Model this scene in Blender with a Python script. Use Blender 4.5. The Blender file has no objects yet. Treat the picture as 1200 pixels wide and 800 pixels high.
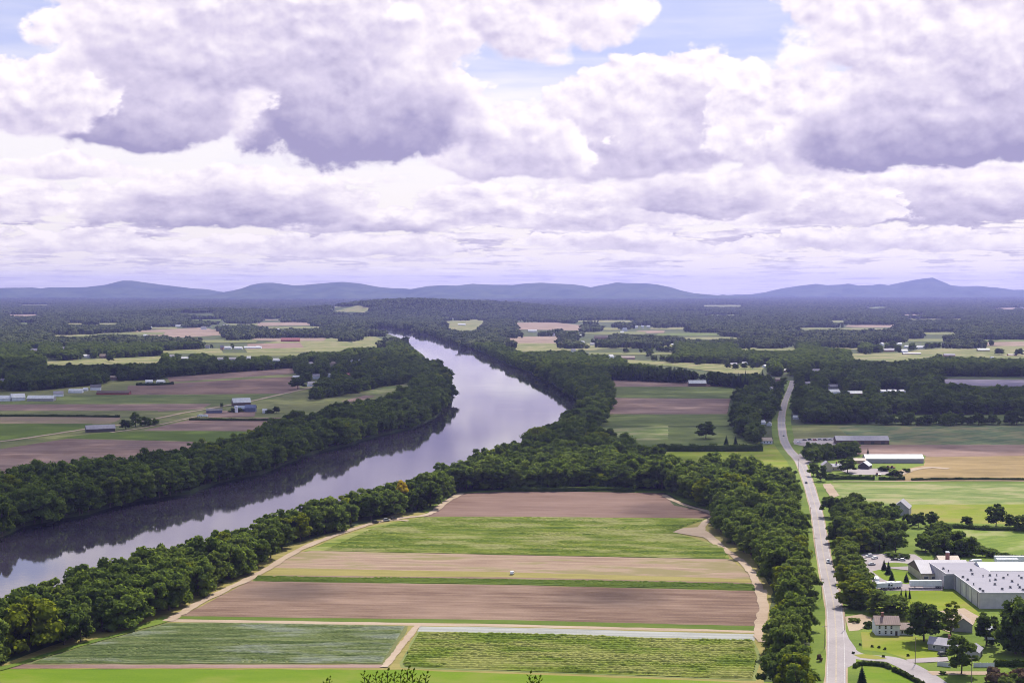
import bpy, bmesh, math, random
import numpy as np
from mathutils import Vector, Matrix
from mathutils.geometry import delaunay_2d_cdt

# ------------------------------------------------------------------ basics
SC = bpy.context.scene
COL = SC.collection
PI = math.pi
R = math.radians
rng = np.random.default_rng(7)
random.seed(7)

CAMH = 155.0
FPX = 1667.0
PITCH = math.atan(64.0 / FPX)
HZ = 336.0
SUN_AZ, SUN_EL = R(24), R(50)
SUNV = Vector((math.sin(SUN_AZ) * math.cos(SUN_EL), math.cos(SUN_AZ) * math.cos(SUN_EL), math.sin(SUN_EL)))
EXPO = 0.6


def P(px, py, z=0.0):
    """ground point (height z) seen at reference pixel px, py"""
    cx, cy = (px - 600.0) / FPX, (400.0 - py) / FPX
    dx, dy, dz = cx, math.cos(PITCH) + cy * math.sin(PITCH), -math.sin(PITCH) + cy * math.cos(PITCH)
    t = (z - CAMH) / dz
    return Vector((dx * t, dy * t, z))


def to_px(x, y, z):
    """vectorised projection of world points to reference pixels"""
    dz = z - CAMH
    c, s = math.cos(PITCH), math.sin(PITCH)
    fwd = y * c - dz * s
    up = y * s + dz * c
    return 600.0 + FPX * x / fwd, 400.0 - FPX * up / fwd, fwd


def mpp(py):
    return P(600, py).y / FPX


def inpoly(px, py, poly):
    poly = np.asarray(poly, float)
    x, y = np.asarray(px, float), np.asarray(py, float)
    r = np.zeros(x.shape, bool)
    n = len(poly)
    j = n - 1
    for i in range(n):
        xi, yi = poly[i]
        xj, yj = poly[j]
        if yi != yj:
            c = ((yi > y) != (yj > y)) & (x < (xj - xi) * (y - yi) / (yj - yi) + xi)
            r ^= c
        j = i
    return r


# ------------------------------------------------------------------ node helper
class V:
    """a node socket with arithmetic"""
    def __init__(s, t, sock):
        s.t, s.s = t, sock

    def _m(s, op, *a):
        n = s.t.nodes.new('ShaderNodeMath')
        n.operation = op
        for i, x in enumerate((s,) + a):
            if isinstance(x, V):
                s.t.links.new(x.s, n.inputs[i])
            else:
                n.inputs[i].default_value = float(x)
        return V(s.t, n.outputs[0])

    def __add__(s, o): return s._m('ADD', o)
    def __radd__(s, o): return s._m('ADD', o)
    def __sub__(s, o): return s._m('SUBTRACT', o)
    def __rsub__(s, o): return (s * -1.0) + o
    def __mul__(s, o): return s._m('MULTIPLY', o)
    def __rmul__(s, o): return s._m('MULTIPLY', o)
    def __truediv__(s, o): return s._m('DIVIDE', o)
    def mx(s, o): return s._m('MAXIMUM', o)
    def mn(s, o): return s._m('MINIMUM', o)
    def f(s, op, *a): return s._m(op, *a)

    def step(s, a, b):
        n = s.t.nodes.new('ShaderNodeMapRange')
        n.interpolation_type = 'SMOOTHSTEP'
        s.t.links.new(s.s, n.inputs[0])
        n.inputs[1].default_value = a
        n.inputs[2].default_value = b
        return V(s.t, n.outputs[0])


def link(t, a, b):
    t.links.new(a.s if isinstance(a, V) else a, b)


def mixc(t, fac, a, b):
    n = t.nodes.new('ShaderNodeMix')
    n.data_type = 'RGBA'
    for i, x in ((0, fac), (6, a), (7, b)):
        if isinstance(x, V):
            t.links.new(x.s, n.inputs[i])
        elif hasattr(x, 'links'):
            t.links.new(x, n.inputs[i])
        elif i == 0:
            n.inputs[0].default_value = x
        else:
            n.inputs[i].default_value = (x[0], x[1], x[2], 1)
    return n.outputs[2]


def noise(t, vec, scale, detail=4, rough=0.55, dist=0.0):
    n = t.nodes.new('ShaderNodeTexNoise')
    n.inputs['Scale'].default_value = scale
    n.inputs['Detail'].default_value = detail
    n.inputs['Roughness'].default_value = rough
    n.inputs['Distortion'].default_value = dist
    if vec is not None:
        t.links.new(vec, n.inputs['Vector'])
    return V(t, n.outputs[0])


def mapping(t, vec, scale=(1, 1, 1), rot=0.0, loc=(0, 0, 0)):
    n = t.nodes.new('ShaderNodeMapping')
    n.inputs['Scale'].default_value = scale
    n.inputs['Rotation'].default_value = (0, 0, rot)
    n.inputs['Location'].default_value = loc
    t.links.new(vec, n.inputs['Vector'])
    return n.outputs[0]


MATS = {}


def new_mat(name):
    m = bpy.data.materials.new(name)
    m.use_nodes = True
    m.node_tree.nodes.clear()
    t = m.node_tree
    o = t.nodes.new('ShaderNodeOutputMaterial')
    return m, t, o


def principled(t, o, rough=0.8, spec=0.3):
    b = t.nodes.new('ShaderNodeBsdfPrincipled')
    b.inputs['Roughness'].default_value = rough
    b.inputs['Specular IOR Level'].default_value = spec
    t.links.new(b.outputs[0], o.inputs[0])
    return b


def pos(t):
    return t.nodes.new('ShaderNodeNewGeometry').outputs['Position']


def ocoord(t):
    return t.nodes.new('ShaderNodeTexCoord').outputs['Object']


def plain(name, col, rough=0.7, var=0.12, scale=0.8, spec=0.3, metal=0.0):
    """weathered single-colour surface"""
    if name in MATS:
        return MATS[name]
    m, t, o = new_mat(name)
    b = principled(t, o, rough, spec)
    b.inputs['Metallic'].default_value = metal
    v = ocoord(t)
    n = noise(t, v, scale, 5, 0.6).step(0.25, 0.75)
    c = mixc(t, n, [x * (1 - var) for x in col], [min(1, x * (1 + var)) for x in col])
    link(t, c, b.inputs['Base Color'])
    MATS[name] = m
    return m


def ribbed(name, col, spacing, axis=0, dark=0.8, rough=0.6):
    """sheet material with fine standing seams / clapboards along an axis"""
    if name in MATS:
        return MATS[name]
    m, t, o = new_mat(name)
    b = principled(t, o, rough, 0.3)
    v = ocoord(t)
    sp = t.nodes.new('ShaderNodeSeparateXYZ')
    t.links.new(v, sp.inputs[0])
    x = V(t, sp.outputs[axis])
    fr = (x / spacing).f('FRACT')
    line = (fr - 0.5).f('ABSOLUTE').step(0.36, 0.48)
    n = noise(t, v, 0.35, 5, 0.6).step(0.3, 0.7)
    c1 = mixc(t, n, [q * 0.86 for q in col], [min(1, q * 1.1) for q in col])
    c2 = mixc(t, line, c1, [q * dark for q in col])
    link(t, c2, b.inputs['Base Color'])
    MATS[name] = m
    return m


def field(name, a, b_, rot=-5, row=2.5, streak=0.6, patch=0.35, third=None, spots=0.0, bump=0.3, bed=0.0, bedk=0.0):
    """soil or crop seen from afar: streaks along the rows, soft patches, fine grain"""
    if name in MATS:
        return MATS[name]
    m, t, o = new_mat(name)
    b = principled(t, o, 0.95, 0.1)
    p = pos(t)
    rv = mapping(t, p, (1, 1, 1), R(-rot))
    st = noise(t, mapping(t, rv, (0.012, 1.0 / row, 0.1)), 1.0, 3, 0.6)
    st2 = noise(t, mapping(t, rv, (0.03, 0.22 / row, 0.1), 0, (31, 7, 0)), 1.0, 4, 0.6)
    big = noise(t, mapping(t, rv, (0.008, 0.02, 0.1), 0, (5, 3, 0)), 1.0, 5, 0.6)
    fine = noise(t, p, 0.9, 4, 0.7)
    f = (st - 0.5) * streak * 3.6 + (st2 - 0.5) * streak * 3.2 + (big - 0.5) * patch * 4.5 + (fine - 0.5) * 0.9 + 0.5
    if bed:
        sp = t.nodes.new('ShaderNodeSeparateXYZ')
        t.links.new(rv, sp.inputs[0])
        wob = (noise(t, mapping(t, p, (0.02, 0.02, 1)), 1.0, 2) - 0.5) * 2.0
        bw = ((V(t, sp.outputs[1]) + wob) * (2 * PI / bed)).f('SINE')
        f = f + (bw * (0.55 + (fine - 0.5) * 1.2)) * bedk
    c = mixc(t, f.f('MAXIMUM', 0).f('MINIMUM', 1), a, b_)
    if third is not None:
        w = (st2 * 0.7 + big * 0.5).step(0.56, 0.70)
        c = mixc(t, w, c, third)
    if spots:
        s = noise(t, p, 0.35, 3, 0.6).step(0.62, 0.72) * spots
        c = mixc(t, s, c, [q * 0.45 for q in a])
    link(t, c, b.inputs['Base Color'])
    if bump:
        bp = t.nodes.new('ShaderNodeBump')
        bp.inputs['Strength'].default_value = bump
        bp.inputs['Distance'].default_value = 0.5
        link(t, st * 0.7 + fine * 0.5, bp.inputs['Height'])
        t.links.new(bp.outputs[0], b.inputs['Normal'])
    MATS[name] = m
    return m


def foliage(name, c1, c2, c3, transl=0.3):
    if name in MATS:
        return MATS[name]
    m, t, o = new_mat(name)
    oi = t.nodes.new('ShaderNodeObjectInfo')
    rnd = V(t, oi.outputs['Random'])
    n = noise(t, ocoord(t), 0.22, 3, 0.6).step(0.3, 0.7)
    fine = noise(t, ocoord(t), 1.3, 2, 0.6)
    base = mixc(t, rnd, [q * 0.75 for q in c1], [q * 1.25 for q in c2])
    col = mixc(t, (n * 0.55 + (fine - 0.5) * 0.8).f('MAXIMUM', 0).f('MINIMUM', 1), base, c3)
    d = t.nodes.new('ShaderNodeBsdfDiffuse')
    tr = t.nodes.new('ShaderNodeBsdfTranslucent')
    mx = t.nodes.new('ShaderNodeMixShader')
    mx.inputs[0].default_value = transl
    link(t, col, d.inputs[0])
    trc = mixc(t, 0.55, col, (min(0.9, c3[0] * 1.7), min(0.9, c3[1] * 1.7), c3[2] * 0.8))
    link(t, trc, tr.inputs[0])
    t.links.new(d.outputs[0], mx.inputs[1])
    t.links.new(tr.outputs[0], mx.inputs[2])
    t.links.new(mx.outputs[0], o.inputs[0])
    MATS[name] = m
    return m


def patch_mat():
    m, t, o = new_mat('distant woodland')
    at = t.nodes.new('ShaderNodeAttribute')
    at.attribute_name = 'tint'
    tv = V(t, at.outputs['Fac'])
    oi = t.nodes.new('ShaderNodeObjectInfo')
    c = mixc(t, tv, (0.055, 0.080, 0.034), (0.25, 0.27, 0.10))
    region = noise(t, pos(t), 0.0016, 4, 0.6).step(0.35, 0.7)
    c = mixc(t, region * 0.5, c, (0.17, 0.205, 0.075))
    c = mixc(t, V(t, oi.outputs['Random']) * 0.3, c, (0.045, 0.072, 0.038))
    d = t.nodes.new('ShaderNodeBsdfDiffuse')
    tr = t.nodes.new('ShaderNodeBsdfTranslucent')
    mx = t.nodes.new('ShaderNodeMixShader')
    mx.inputs[0].default_value = 0.38
    link(t, c, d.inputs[0])
    link(t, c, tr.inputs[0])
    t.links.new(d.outputs[0], mx.inputs[1])
    t.links.new(tr.outputs[0], mx.inputs[2])
    t.links.new(mx.outputs[0], o.inputs[0])
    return m


# ------------------------------------------------------------------ object helpers
def tag(o, label=None, cat=None, group=None, kind=None):
    if label: o['label'] = label
    if cat: o['category'] = cat
    if group: o['group'] = group
    if kind: o['kind'] = kind
    return o


def empty(name, loc, rz=0.0, label=None, cat=None, group=None):
    o = bpy.data.objects.new(name, None)
    COL.objects.link(o)
    o.empty_display_size = 0.5
    o.location = loc
    o.rotation_euler = (0, 0, rz)
    return tag(o, label, cat, group)


def link_obj(name, me, parent=None):
    o = bpy.data.objects.new(name, me)
    COL.objects.link(o)
    if parent is not None:
        o.parent = parent
    return o


def mesh_np(name, verts, faces, mats=(), smooth=False):
    me = bpy.data.meshes.new(name)
    me.from_pydata([tuple(map(float, v)) for v in verts], [], [tuple(map(int, f)) for f in faces])
    for m in mats:
        me.materials.append(m)
    if smooth:
        me.polygons.foreach_set('use_smooth', [True] * len(me.polygons))
    me.update()
    return me


class MB:
    """collects shapes for one mesh"""
    def __init__(s):
        s.v, s.f = [], []

    def add(s, vs, fs):
        k = len(s.v)
        s.v += [tuple(v) for v in vs]
        s.f += [tuple(i + k for i in f) for f in fs]
        return s

    def box(s, x0, x1, y0, y1, z0, z1):
        vs = [(x0, y0, z0), (x1, y0, z0), (x1, y1, z0), (x0, y1, z0), (x0, y0, z1), (x1, y0, z1), (x1, y1, z1), (x0, y1, z1)]
        return s.add(vs, [(0, 3, 2, 1), (4, 5, 6, 7), (0, 1, 5, 4), (1, 2, 6, 5), (2, 3, 7, 6), (3, 0, 4, 7)])

    def prism(s, poly, z0, z1):
        n = len(poly)
        vs = [(x, y, z0) for x, y in poly] + [(x, y, z1) for x, y in poly]
        fs = [tuple(range(n))[::-1], tuple(range(n, 2 * n))] + [(i, (i + 1) % n, n + (i + 1) % n, n + i) for i in range(n)]
        return s.add(vs, fs)

    def profx(s, prof, x0, x1):
        """profile in (y, z) extruded along x"""
        n = len(prof)
        vs = [(x0, y, z) for y, z in prof] + [(x1, y, z) for y, z in prof]
        fs = [tuple(range(n)), tuple(range(n, 2 * n))[::-1]] + [(i, n + i, n + (i + 1) % n, (i + 1) % n) for i in range(n)]
        return s.add(vs, fs)

    def profy(s, prof, y0, y1):
        n = len(prof)
        vs = [(x, y0, z) for x, z in prof] + [(x, y1, z) for x, z in prof]
        fs = [tuple(range(n))[::-1], tuple(range(n, 2 * n))] + [(i, (i + 1) % n, n + (i + 1) % n, n + i) for i in range(n)]
        return s.add(vs, fs)

    def tube(s, a, b, r0, r1, n=7):
        a, b = Vector(a), Vector(b)
        d = (b - a).normalized()
        u = d.orthogonal().normalized()
        w = d.cross(u)
        vs = []
        for c, r in ((a, r0), (b, r1)):
            for k in range(n):
                q = 2 * PI * k / n
                vs.append(c + u * (math.cos(q) * r) + w * (math.sin(q) * r))
        fs = [tuple(range(n))[::-1], tuple(range(n, 2 * n))] + [(i, (i + 1) % n, n + (i + 1) % n, n + i) for i in range(n)]
        return s.add(vs, fs)

    def mesh(s, name, mat):
        me = mesh_np(name, s.v, s.f, [mat])
        bm = bmesh.new()
        bm.from_mesh(me)
        bmesh.ops.recalc_face_normals(bm, faces=bm.faces)
        bm.to_mesh(me)
        bm.free()
        return me

    def build(s, name, mat, parent=None, bevel=0.0):
        o = link_obj(name, s.mesh(name, mat), parent)
        if bevel:
            md = o.modifiers.new('edge', 'BEVEL')
            md.width = bevel
            md.segments = 2
            md.limit_method = 'ANGLE'
        return o


def copy_tree(o, parent=None):
    c = o.copy()
    COL.objects.link(c)
    if parent is not None:
        c.parent = parent
    for ch in o.children:
        copy_tree(ch, c)
    return c


# ------------------------------------------------------------------ camera, sun, sky
cam = bpy.data.cameras.new('camera')
cam.sensor_width = 36.0
cam.lens = 36.0 * FPX / 1200.0
cam.clip_start = 0.5
cam.clip_end = 80000.0
co = bpy.data.objects.new('camera', cam)
COL.objects.link(co)
co.location = (0, 0, CAMH)
co.rotation_euler = (PI / 2 - PITCH, 0, 0)
SC.camera = co

sl = bpy.data.lights.new('sun', 'SUN')
sl.energy = 4.1
sl.angle = R(0.53)
sl.color = (1.0, 0.945, 0.86)
so = bpy.data.objects.new('sun', sl)
COL.objects.link(so)
so.rotation_euler = SUNV.to_track_quat('Z', 'Y').to_euler()
so.location = (0, 0, 3000)

SC.view_settings.view_transform = 'Standard'
SC.view_settings.look = 'None'
SC.view_settings.exposure = EXPO
SC.view_settings.gamma = 1.0
SC.cycles.use_denoising = True
SC.cycles.max_bounces = 4
SC.cycles.diffuse_bounces = 1
SC.cycles.glossy_bounces = 2
SC.cycles.transmission_bounces = 2
SC.cycles.volume_bounces = 0
SC.cycles.transparent_max_bounces = 18
SC.cycles.adaptive_threshold = 0.016
SC.cycles.adaptive_min_samples = 48
SC.cycles.filter_width = 1.0
SC.cycles.sample_clamp_indirect = 4.0


def build_world():
    w = bpy.data.worlds.new('World')
    SC.world = w
    w.use_nodes = True
    t = w.node_tree
    t.nodes.clear()
    out = t.nodes.new('ShaderNodeOutputWorld')
    sky = t.nodes.new('ShaderNodeTexSky')
    sky.sky_type = 'NISHITA'
    sky.sun_disc = False
    sky.sun_elevation = SUN_EL
    sky.sun_rotation = SUN_AZ
    sky.altitude = 150
    sky.air_density = 1.0
    sky.dust_density = 1.5
    bs = t.nodes.new('ShaderNodeBackground')
    bs.inputs[1].default_value = 0.15
    t.links.new(sky.outputs[0], bs.inputs[0])
    # cloud field laid out over compass direction and elevation
    tc = t.nodes.new('ShaderNodeTexCoord')
    sp = t.nodes.new('ShaderNodeSeparateXYZ')
    t.links.new(tc.outputs['Generated'], sp.inputs[0])
    X, Y, Z = (V(t, sp.outputs[i]) for i in range(3))
    U = X.f('ARCTAN2', Y) * FPX + 600.0
    E = Z.f('ARCSINE') * FPX                  # elevation, same unit
    Ec = E.mx(0.0)

    def vec2(a, b):
        c = t.nodes.new('ShaderNodeCombineXYZ')
        for i, q in enumerate((a, b)):
            link(t, q, c.inputs[i])
        return c.outputs[0]

    def noise2(a, b, detail, rough=0.55, dist=0.0):
        n = noise(t, vec2(a, b), 1.0, detail, rough, dist)
        n.s.node.noise_dimensions = '2D'
        return n

    def puffs(a, b, detail=2.0, rough=0.5):
        n = t.nodes.new('ShaderNodeTexVoronoi')
        n.voronoi_dimensions = '2D'
        n.feature = 'F1'
        n.inputs['Scale'].default_value = 1.0
        n.inputs['Detail'].default_value = detail
        n.inputs['Roughness'].default_value = rough
        n.normalize = True
        t.links.new(vec2(a, b), n.inputs['Vector'])
        return V(t, n.outputs['Distance'])
    low = E.step(150.0, 60.0)                             # 1 in the low far layer, 0 in the big near cumulus
    S = 1.0 + low * 1.1                                   # far clouds look smaller
    wu = noise2(U / 120.0, E / 90.0, 4) - 0.5
    wv = noise2(U / 110.0 + 31.7, E / 90.0 + 9.1, 4) - 0.5
    Uw, Ew = U + wu * 70.0, E + wv * 42.0
    # billows seen at three sizes
    DU, DE = 5.0, 9.0                                     # step towards the sun, for the lit side of each billow

    def body(u, e):
        big = noise2(u / 150.0 + 3.3, e / 105.0 + 8.2, 8, 0.62)
        pf = puffs((u + wu * 30.0) / 62.0, (e + wv * 30.0) / 50.0, 2.0, 0.6)
        sm = noise2(u / 42.0 + 7.7, e / 17.0 + 1.9, 5, 0.58)
        hi = (big - 0.5) * 1.5 - (pf - 0.36) * 0.95
        lo = (sm - 0.5) * 1.5 + (big - 0.5) * 0.5
        return hi * (1.0 - low) + lo * low
    n1 = body(U, E)
    n1b = body(U + DU, E + DE)

    def az(px):
        return 600.0 + FPX * math.atan((px - 600.0) / FPX)

    CUMULUS = sorted([   # px centre, half width, height above and below it, bulk, darkness of the base
        (415, 135, 170, 110, 55, 1.35, 1.15), (150, 140, 150, 75, 44, 1.3, 1.05), (320, 50, 270, 110, 60, 1.2, 0.62),
        (770, 160, 155, 88, 46, 1.4, 0.62), (1100, 162, 195, 75, 40, 1.4, 1.15), (1100, 30, 165, 80, 80, 1.2, 0.4),
        (20, 140, 90, 60, 36, 1.2, 0.4), (265, 245, 185, 40, 24, 1.3, 0.95), (560, 248, 80, 34, 16, 1.3, 0.4),
        (825, 236, 110, 40, 18, 1.3, 0.8), (1085, 248, 160, 46, 18, 1.3, 0.85), (15, 248, 70, 32, 16, 1.3, 0.35),
        (600, 182, 95, 54, 24, 1.2, 0.6), (610, 12, 140, 70, 60, 1.1, 0.3), (120, -5, 150, 40, 36, 1.1, 0.25),
        (925, 160, 100, 60, 46, 1.1, 0.4), (690, 258, 130, 34, 13, 1.1, 0.5), (960, 252, 100, 36, 14, 1.1, 0.5),
        (430, 264, 120, 26, 12, 1.1, 0.7), (1180, 85, 120, 70, 50, 1.15, 0.65), (60, 205, 110, 22, 12, 0.9, 0.4),
        (140, 288, 150, 18, 9, 1.0, 0.5), (400, 294, 160, 16, 8, 1.0, 0.45), (760, 290, 140, 16, 8, 1.0, 0.5), (1040, 286, 170, 18, 9, 1.0, 0.5),
    ], key=lambda c: -(c[1] + c[4]))
    e2 = E + wv * 16.0
    lump = noise2(U / 75.0, E / 55.0 + 3.0, 4, 0.6) - 0.5
    band = noise2(U / 190.0 + 5.0, E / 20.0, 4, 0.55)
    high = E.step(330.0, 520.0)                           # overhead: scattered clouds elsewhere in the sky
    n2 = noise2(U / 420.0, E / 300.0, 5)
    relief = (n1 - n1b) * (1.15 - low * 0.35)
    n75 = n1 * 0.92 + 0.05
    # loose low layer and overhead layer first, then cumulus from the farthest to the nearest
    rowc = noise2(U / 95.0 + 2.7, (E + 9.0).f('LOGARITHM', math.e) * 5.5, 6, 0.6)       # rows shrinking towards the horizon
    dens = (low * 0.05 - 0.25 + (rowc - 0.42) * 2.6 * low + n75 * (1.0 - low * 0.6)).mx(((n2 - 0.5) * 3.0 - 0.05) * high - 0.25)
    mask = dens.step(-0.05, 0.12)
    rowd = noise2(U / 95.0 + 2.7, (E + 15.0).f('LOGARITHM', math.e) * 5.5, 6, 0.6)
    dk = ((rowd - rowc * 0.75 + n1 * 0.2).step(-0.02, 0.26) * low * 0.8 + 0.02).mn(1.0)
    for cx, cy, rx, up, dn, amp, dkn in CUMULUS:
        dx = (Uw - az(cx)) * (1.0 / rx)
        dv = Ew - (HZ - cy)
        vt = dv * (1.0 / up)
        x2 = dx * dx
        dy = vt.mx((e2 - (HZ - cy)) * (-1.0 / dn))
        fi = (1.0 - (x2 + dy * dy).f('SQRT')) * amp + n75
        mi = (fi * (vt.step(-0.35, 0.2) * 0.6 + 0.4)).step(-0.035, 0.085)
        vp = vt.mx(0.0)
        inner = ((1.0 - (x2 + vp * vp).f('SQRT')) * amp + n75).step(0.0, 0.75)
        g = (1.0 - (dv + dn) * (1.0 / (up * 0.85 + dn))).mx(0.0)
        di = (g * 1.12 + lump * 0.42) * inner * (dkn * 0.9)
        dk = dk + (di - dk) * mi
        mask = mask.mx(mi)
    n3 = noise2(U / 260.0 + 2.0, E / 26.0 + 4.0, 4, 0.6)
    veil = (n3 - 0.30).step(0.0, 0.5) * 0.6 * E.step(420.0, 200.0)
    dk = (dk * 0.9 - relief * (1.1 - dk.mx(0.0).mn(1.0) * 0.72) + 0.09).mx(0.0).mn(1.0)
    k = 1.0 / (2 ** EXPO)
    white = (1.13 * k, 1.05 * k, 1.08 * k)
    lav = (0.75 * k, 0.68 * k, 0.86 * k)
    deep = (0.40 * k, 0.365 * k, 0.59 * k)
    c1 = mixc(t, (dk * 2.0).f('MINIMUM', 1), white, lav)
    c2 = mixc(t, (dk * 2.0 - 1.0).f('MAXIMUM', 0), c1, deep)
    # air near the horizon pales distant clouds
    air = E.step(100.0, -10.0) * 0.5
    bandn = n3.step(0.3, 0.7)
    hzcol = mixc(t, bandn, (0.90 * k, 0.82 * k, 0.87 * k), (1.06 * k, 0.97 * k, 0.93 * k))
    c3 = mixc(t, air, c2, hzcol)
    b2 = t.nodes.new('ShaderNodeBackground')
    b2.inputs[1].default_value = 1.0
    link(t, c3, b2.inputs[0])
    bv = t.nodes.new('ShaderNodeBackground')              # pale blue-violet air and thin veil behind the cumulus
    vc = mixc(t, (veil + E.step(285, 150) * 0.9).f('MINIMUM', 1), (0.50 * k, 0.54 * k, 0.88 * k), (0.98 * k, 0.91 * k, 0.94 * k))
    link(t, vc, bv.inputs[0])
    bv.inputs[1].default_value = 1.0
    m0 = t.nodes.new('ShaderNodeMixShader')               # clear sky overhead, milky air low down
    link(t, E.step(900.0, 330.0) * 0.9, m0.inputs[0])
    t.links.new(bs.outputs[0], m0.inputs[1])
    t.links.new(bv.outputs[0], m0.inputs[2])
    m1 = t.nodes.new('ShaderNodeMixShader')
    link(t, mask, m1.inputs[0])
    t.links.new(m0.outputs[0], m1.inputs[1])
    t.links.new(b2.outputs[0], m1.inputs[2])
    t.links.new(m1.outputs[0], out.inputs[0])
    w.cycles.sampling_method = 'MANUAL'
    w.cycles.sample_map_resolution = 256


build_world()
# ------------------------------------------------------------------ ground, river, hills
LEFT_WATER = [(0, 629), (25, 616), (100, 602), (150, 588), (190, 582), (220, 578), (250, 566), (300, 556), (325, 547), (362, 532),
              (407, 521), (437, 512), (485, 500), (512, 487), (522, 472), (524, 447), (510, 430), (495, 417), (480, 405), (468, 397), (450, 390), (432, 384)]
RIGHT_WATER = [(432, 381), (462, 383), (480, 387), (500, 390), (515, 394), (530, 398), (560, 410), (600, 428), (620, 435), (640, 445),
               (664, 458), (682, 472), (690, 484), (672, 500), (650, 514), (622, 530), (590, 545), (560, 556), (530, 568), (490, 584), (450, 596),
               (400, 612), (340, 630), (270, 654), (200, 675), (130, 696), (60, 718), (0, 740)]
WZ = -2.5


def fill(poly):
    """constrained triangulation of an outline: points and upward triangles"""
    n = len(poly)
    r = delaunay_2d_cdt([Vector((x, y)) for x, y in poly], [], [list(range(n))], 1, 1e-4)
    return [(p.x, p.y) for p in r[0]], [tuple(f) for f in r[2]]


def build_land():
    bank = [P(x, y, WZ).to_2d() for x, y in LEFT_WATER + RIGHT_WATER]
    # roughen the shoreline
    pts = []
    for i in range(len(bank) - 1):
        a, b = bank[i], bank[i + 1]
        n = max(1, int((b - a).length / 18))
        nr = (b - a).orthogonal().normalized()
        for k in range(n):
            q = a.lerp(b, k / n)
            pts.append(q + nr * (random.uniform(-2.2, 2.2) if 0 < i else 0))
    pts.append(bank[-1])
    left_end = [Vector((-26000, 640)), Vector((-900, 660)), Vector((-560, 770))]
    right_end = [Vector((-420, 575)), Vector((-800, 440)), Vector((-26000, 420))]
    shore = left_end + pts + right_end
    outer = [(-26000, -3000), (26000, -3000), (26000, 26000), (-26000, 26000)]
    bm = bmesh.new()
    tv, tf = fill([(p.x, p.y) for p in shore] + outer)
    bv = [bm.verts.new((x, y, 0)) for x, y in tv]
    for q in tf:
        bm.faces.new([bv[i] for i in q])
    sv = [bm.verts.new((p.x, p.y, 0)) for p in shore]
    # sloping earth bank down into the water
    n = len(shore)
    low = []
    for i, p in enumerate(shore):
        a, b = shore[max(0, i - 1)], shore[min(n - 1, i + 1)]
        d = (b - a).normalized()
        inn = Vector((d.y, -d.x))            # river lies on the right hand of the shore's direction
        q = p + inn * 4.0
        low.append(bm.verts.new((q.x, q.y, -5.5)))
    for i in range(n - 1):
        bm.faces.new((sv[i], sv[i + 1], low[i + 1], low[i]))
    for q in bm.faces:
        if q.normal.z < 0:
            q.normal_flip()
    me = bpy.data.meshes.new('ground')
    bm.to_mesh(me)
    bm.free()
    m, t, o = new_mat('ground')
    b = principled(t, o, 0.95, 0.1)
    p = pos(t)
    n1 = noise(t, p, 0.004, 5, 0.6).step(0.35, 0.65)
    n2 = noise(t, p, 0.06, 5, 0.65).step(0.3, 0.7)
    c = mixc(t, n1, (0.045, 0.07, 0.022), (0.085, 0.115, 0.03))
    c = mixc(t, n2, c, (0.06, 0.062, 0.028))
    link(t, c, b.inputs['Base Color'])
    me.materials.append(m)
    tag(link_obj('ground', me), 'flat green valley floor beneath the fields and woods', kind='structure')

    mw, t, o = new_mat('river water')
    b = principled(t, o, 0.06, 0.5)
    b.inputs['IOR'].default_value = 2.2
    b.inputs['Base Color'].default_value = (0.036, 0.031, 0.046, 1)
    p = pos(t)
    w1 = noise(t, mapping(t, p, (0.22, 0.5, 1), R(20)), 1.0, 4, 0.6)
    w2 = noise(t, mapping(t, p, (0.012, 0.03, 1), R(-15)), 1.0, 3, 0.5)
    bp = t.nodes.new('ShaderNodeBump')
    bp.inputs['Strength'].default_value = 0.022
    bp.inputs['Distance'].default_value = 0.35
    link(t, w1, bp.inputs['Height'])
    t.links.new(bp.outputs[0], b.inputs['Normal'])
    link(t, w2.step(0.45, 0.75) * 0.05 + 0.02, b.inputs['Roughness'])
    me = mesh_np('river', [(-25900, 200, WZ), (1500, 200, WZ), (1500, 9000, WZ), (-25900, 9000, WZ)], [(0, 1, 2, 3)], [mw])
    tag(link_obj('river', me), 'broad calm river bending through the valley', kind='structure')

    # the summit the photograph was taken from
    ys = [-700, -80, 5, 14, 30, 60, 110, 170, 230, 275, 300]
    zs = [20, 150, 153.0, 150, 140, 122, 92, 56, 24, 4, -1]
    xs = np.linspace(-700, 700, 57)
    vs, fs = [], []
    for y, z in zip(ys, zs):
        for x in xs:
            k = max(0.0, 1 - (abs(x) / 690.0) ** 2)
            vs.append((x, y + 14 * math.sin(x * 0.03), min(153.0, z * k + random.uniform(-1, 0) * (y > 20)) - 0.5))
    nx = len(xs)
    for j in range(len(ys) - 1):
        for i in range(nx - 1):
            a = j * nx + i
            fs.append((a, a + 1, a + nx + 1, a + nx))
    hm = field('hill scrub', (0.05, 0.07, 0.025), (0.09, 0.09, 0.05), 0, 8, 0.2, 0.6)
    tag(link_obj('hill', mesh_np('hill', vs, fs, [hm], True)), 'steep scrub hillside below the viewpoint', kind='structure')


# wooded rise in the middle distance (height used again when the trees are planted)
RISES = [(P(500, 366).x * 1.0, 7600.0, 760, 500, 78.0), (-300, 8300.0, 800, 600, 62.0), (-1500.0, 7200.0, 700, 380, 30.0), (-820, 6900, 360, 260, 22)]


def rise_z(x, y):
    z = np.zeros_like(np.asarray(x, float))
    for cx, cy, sx, sy, h in RISES:
        z = np.maximum(z, h * np.exp(-0.5 * (((x - cx) / (sx * 0.55)) ** 2 + ((y - cy) / (sy * 0.6)) ** 2)))
    return z


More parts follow.
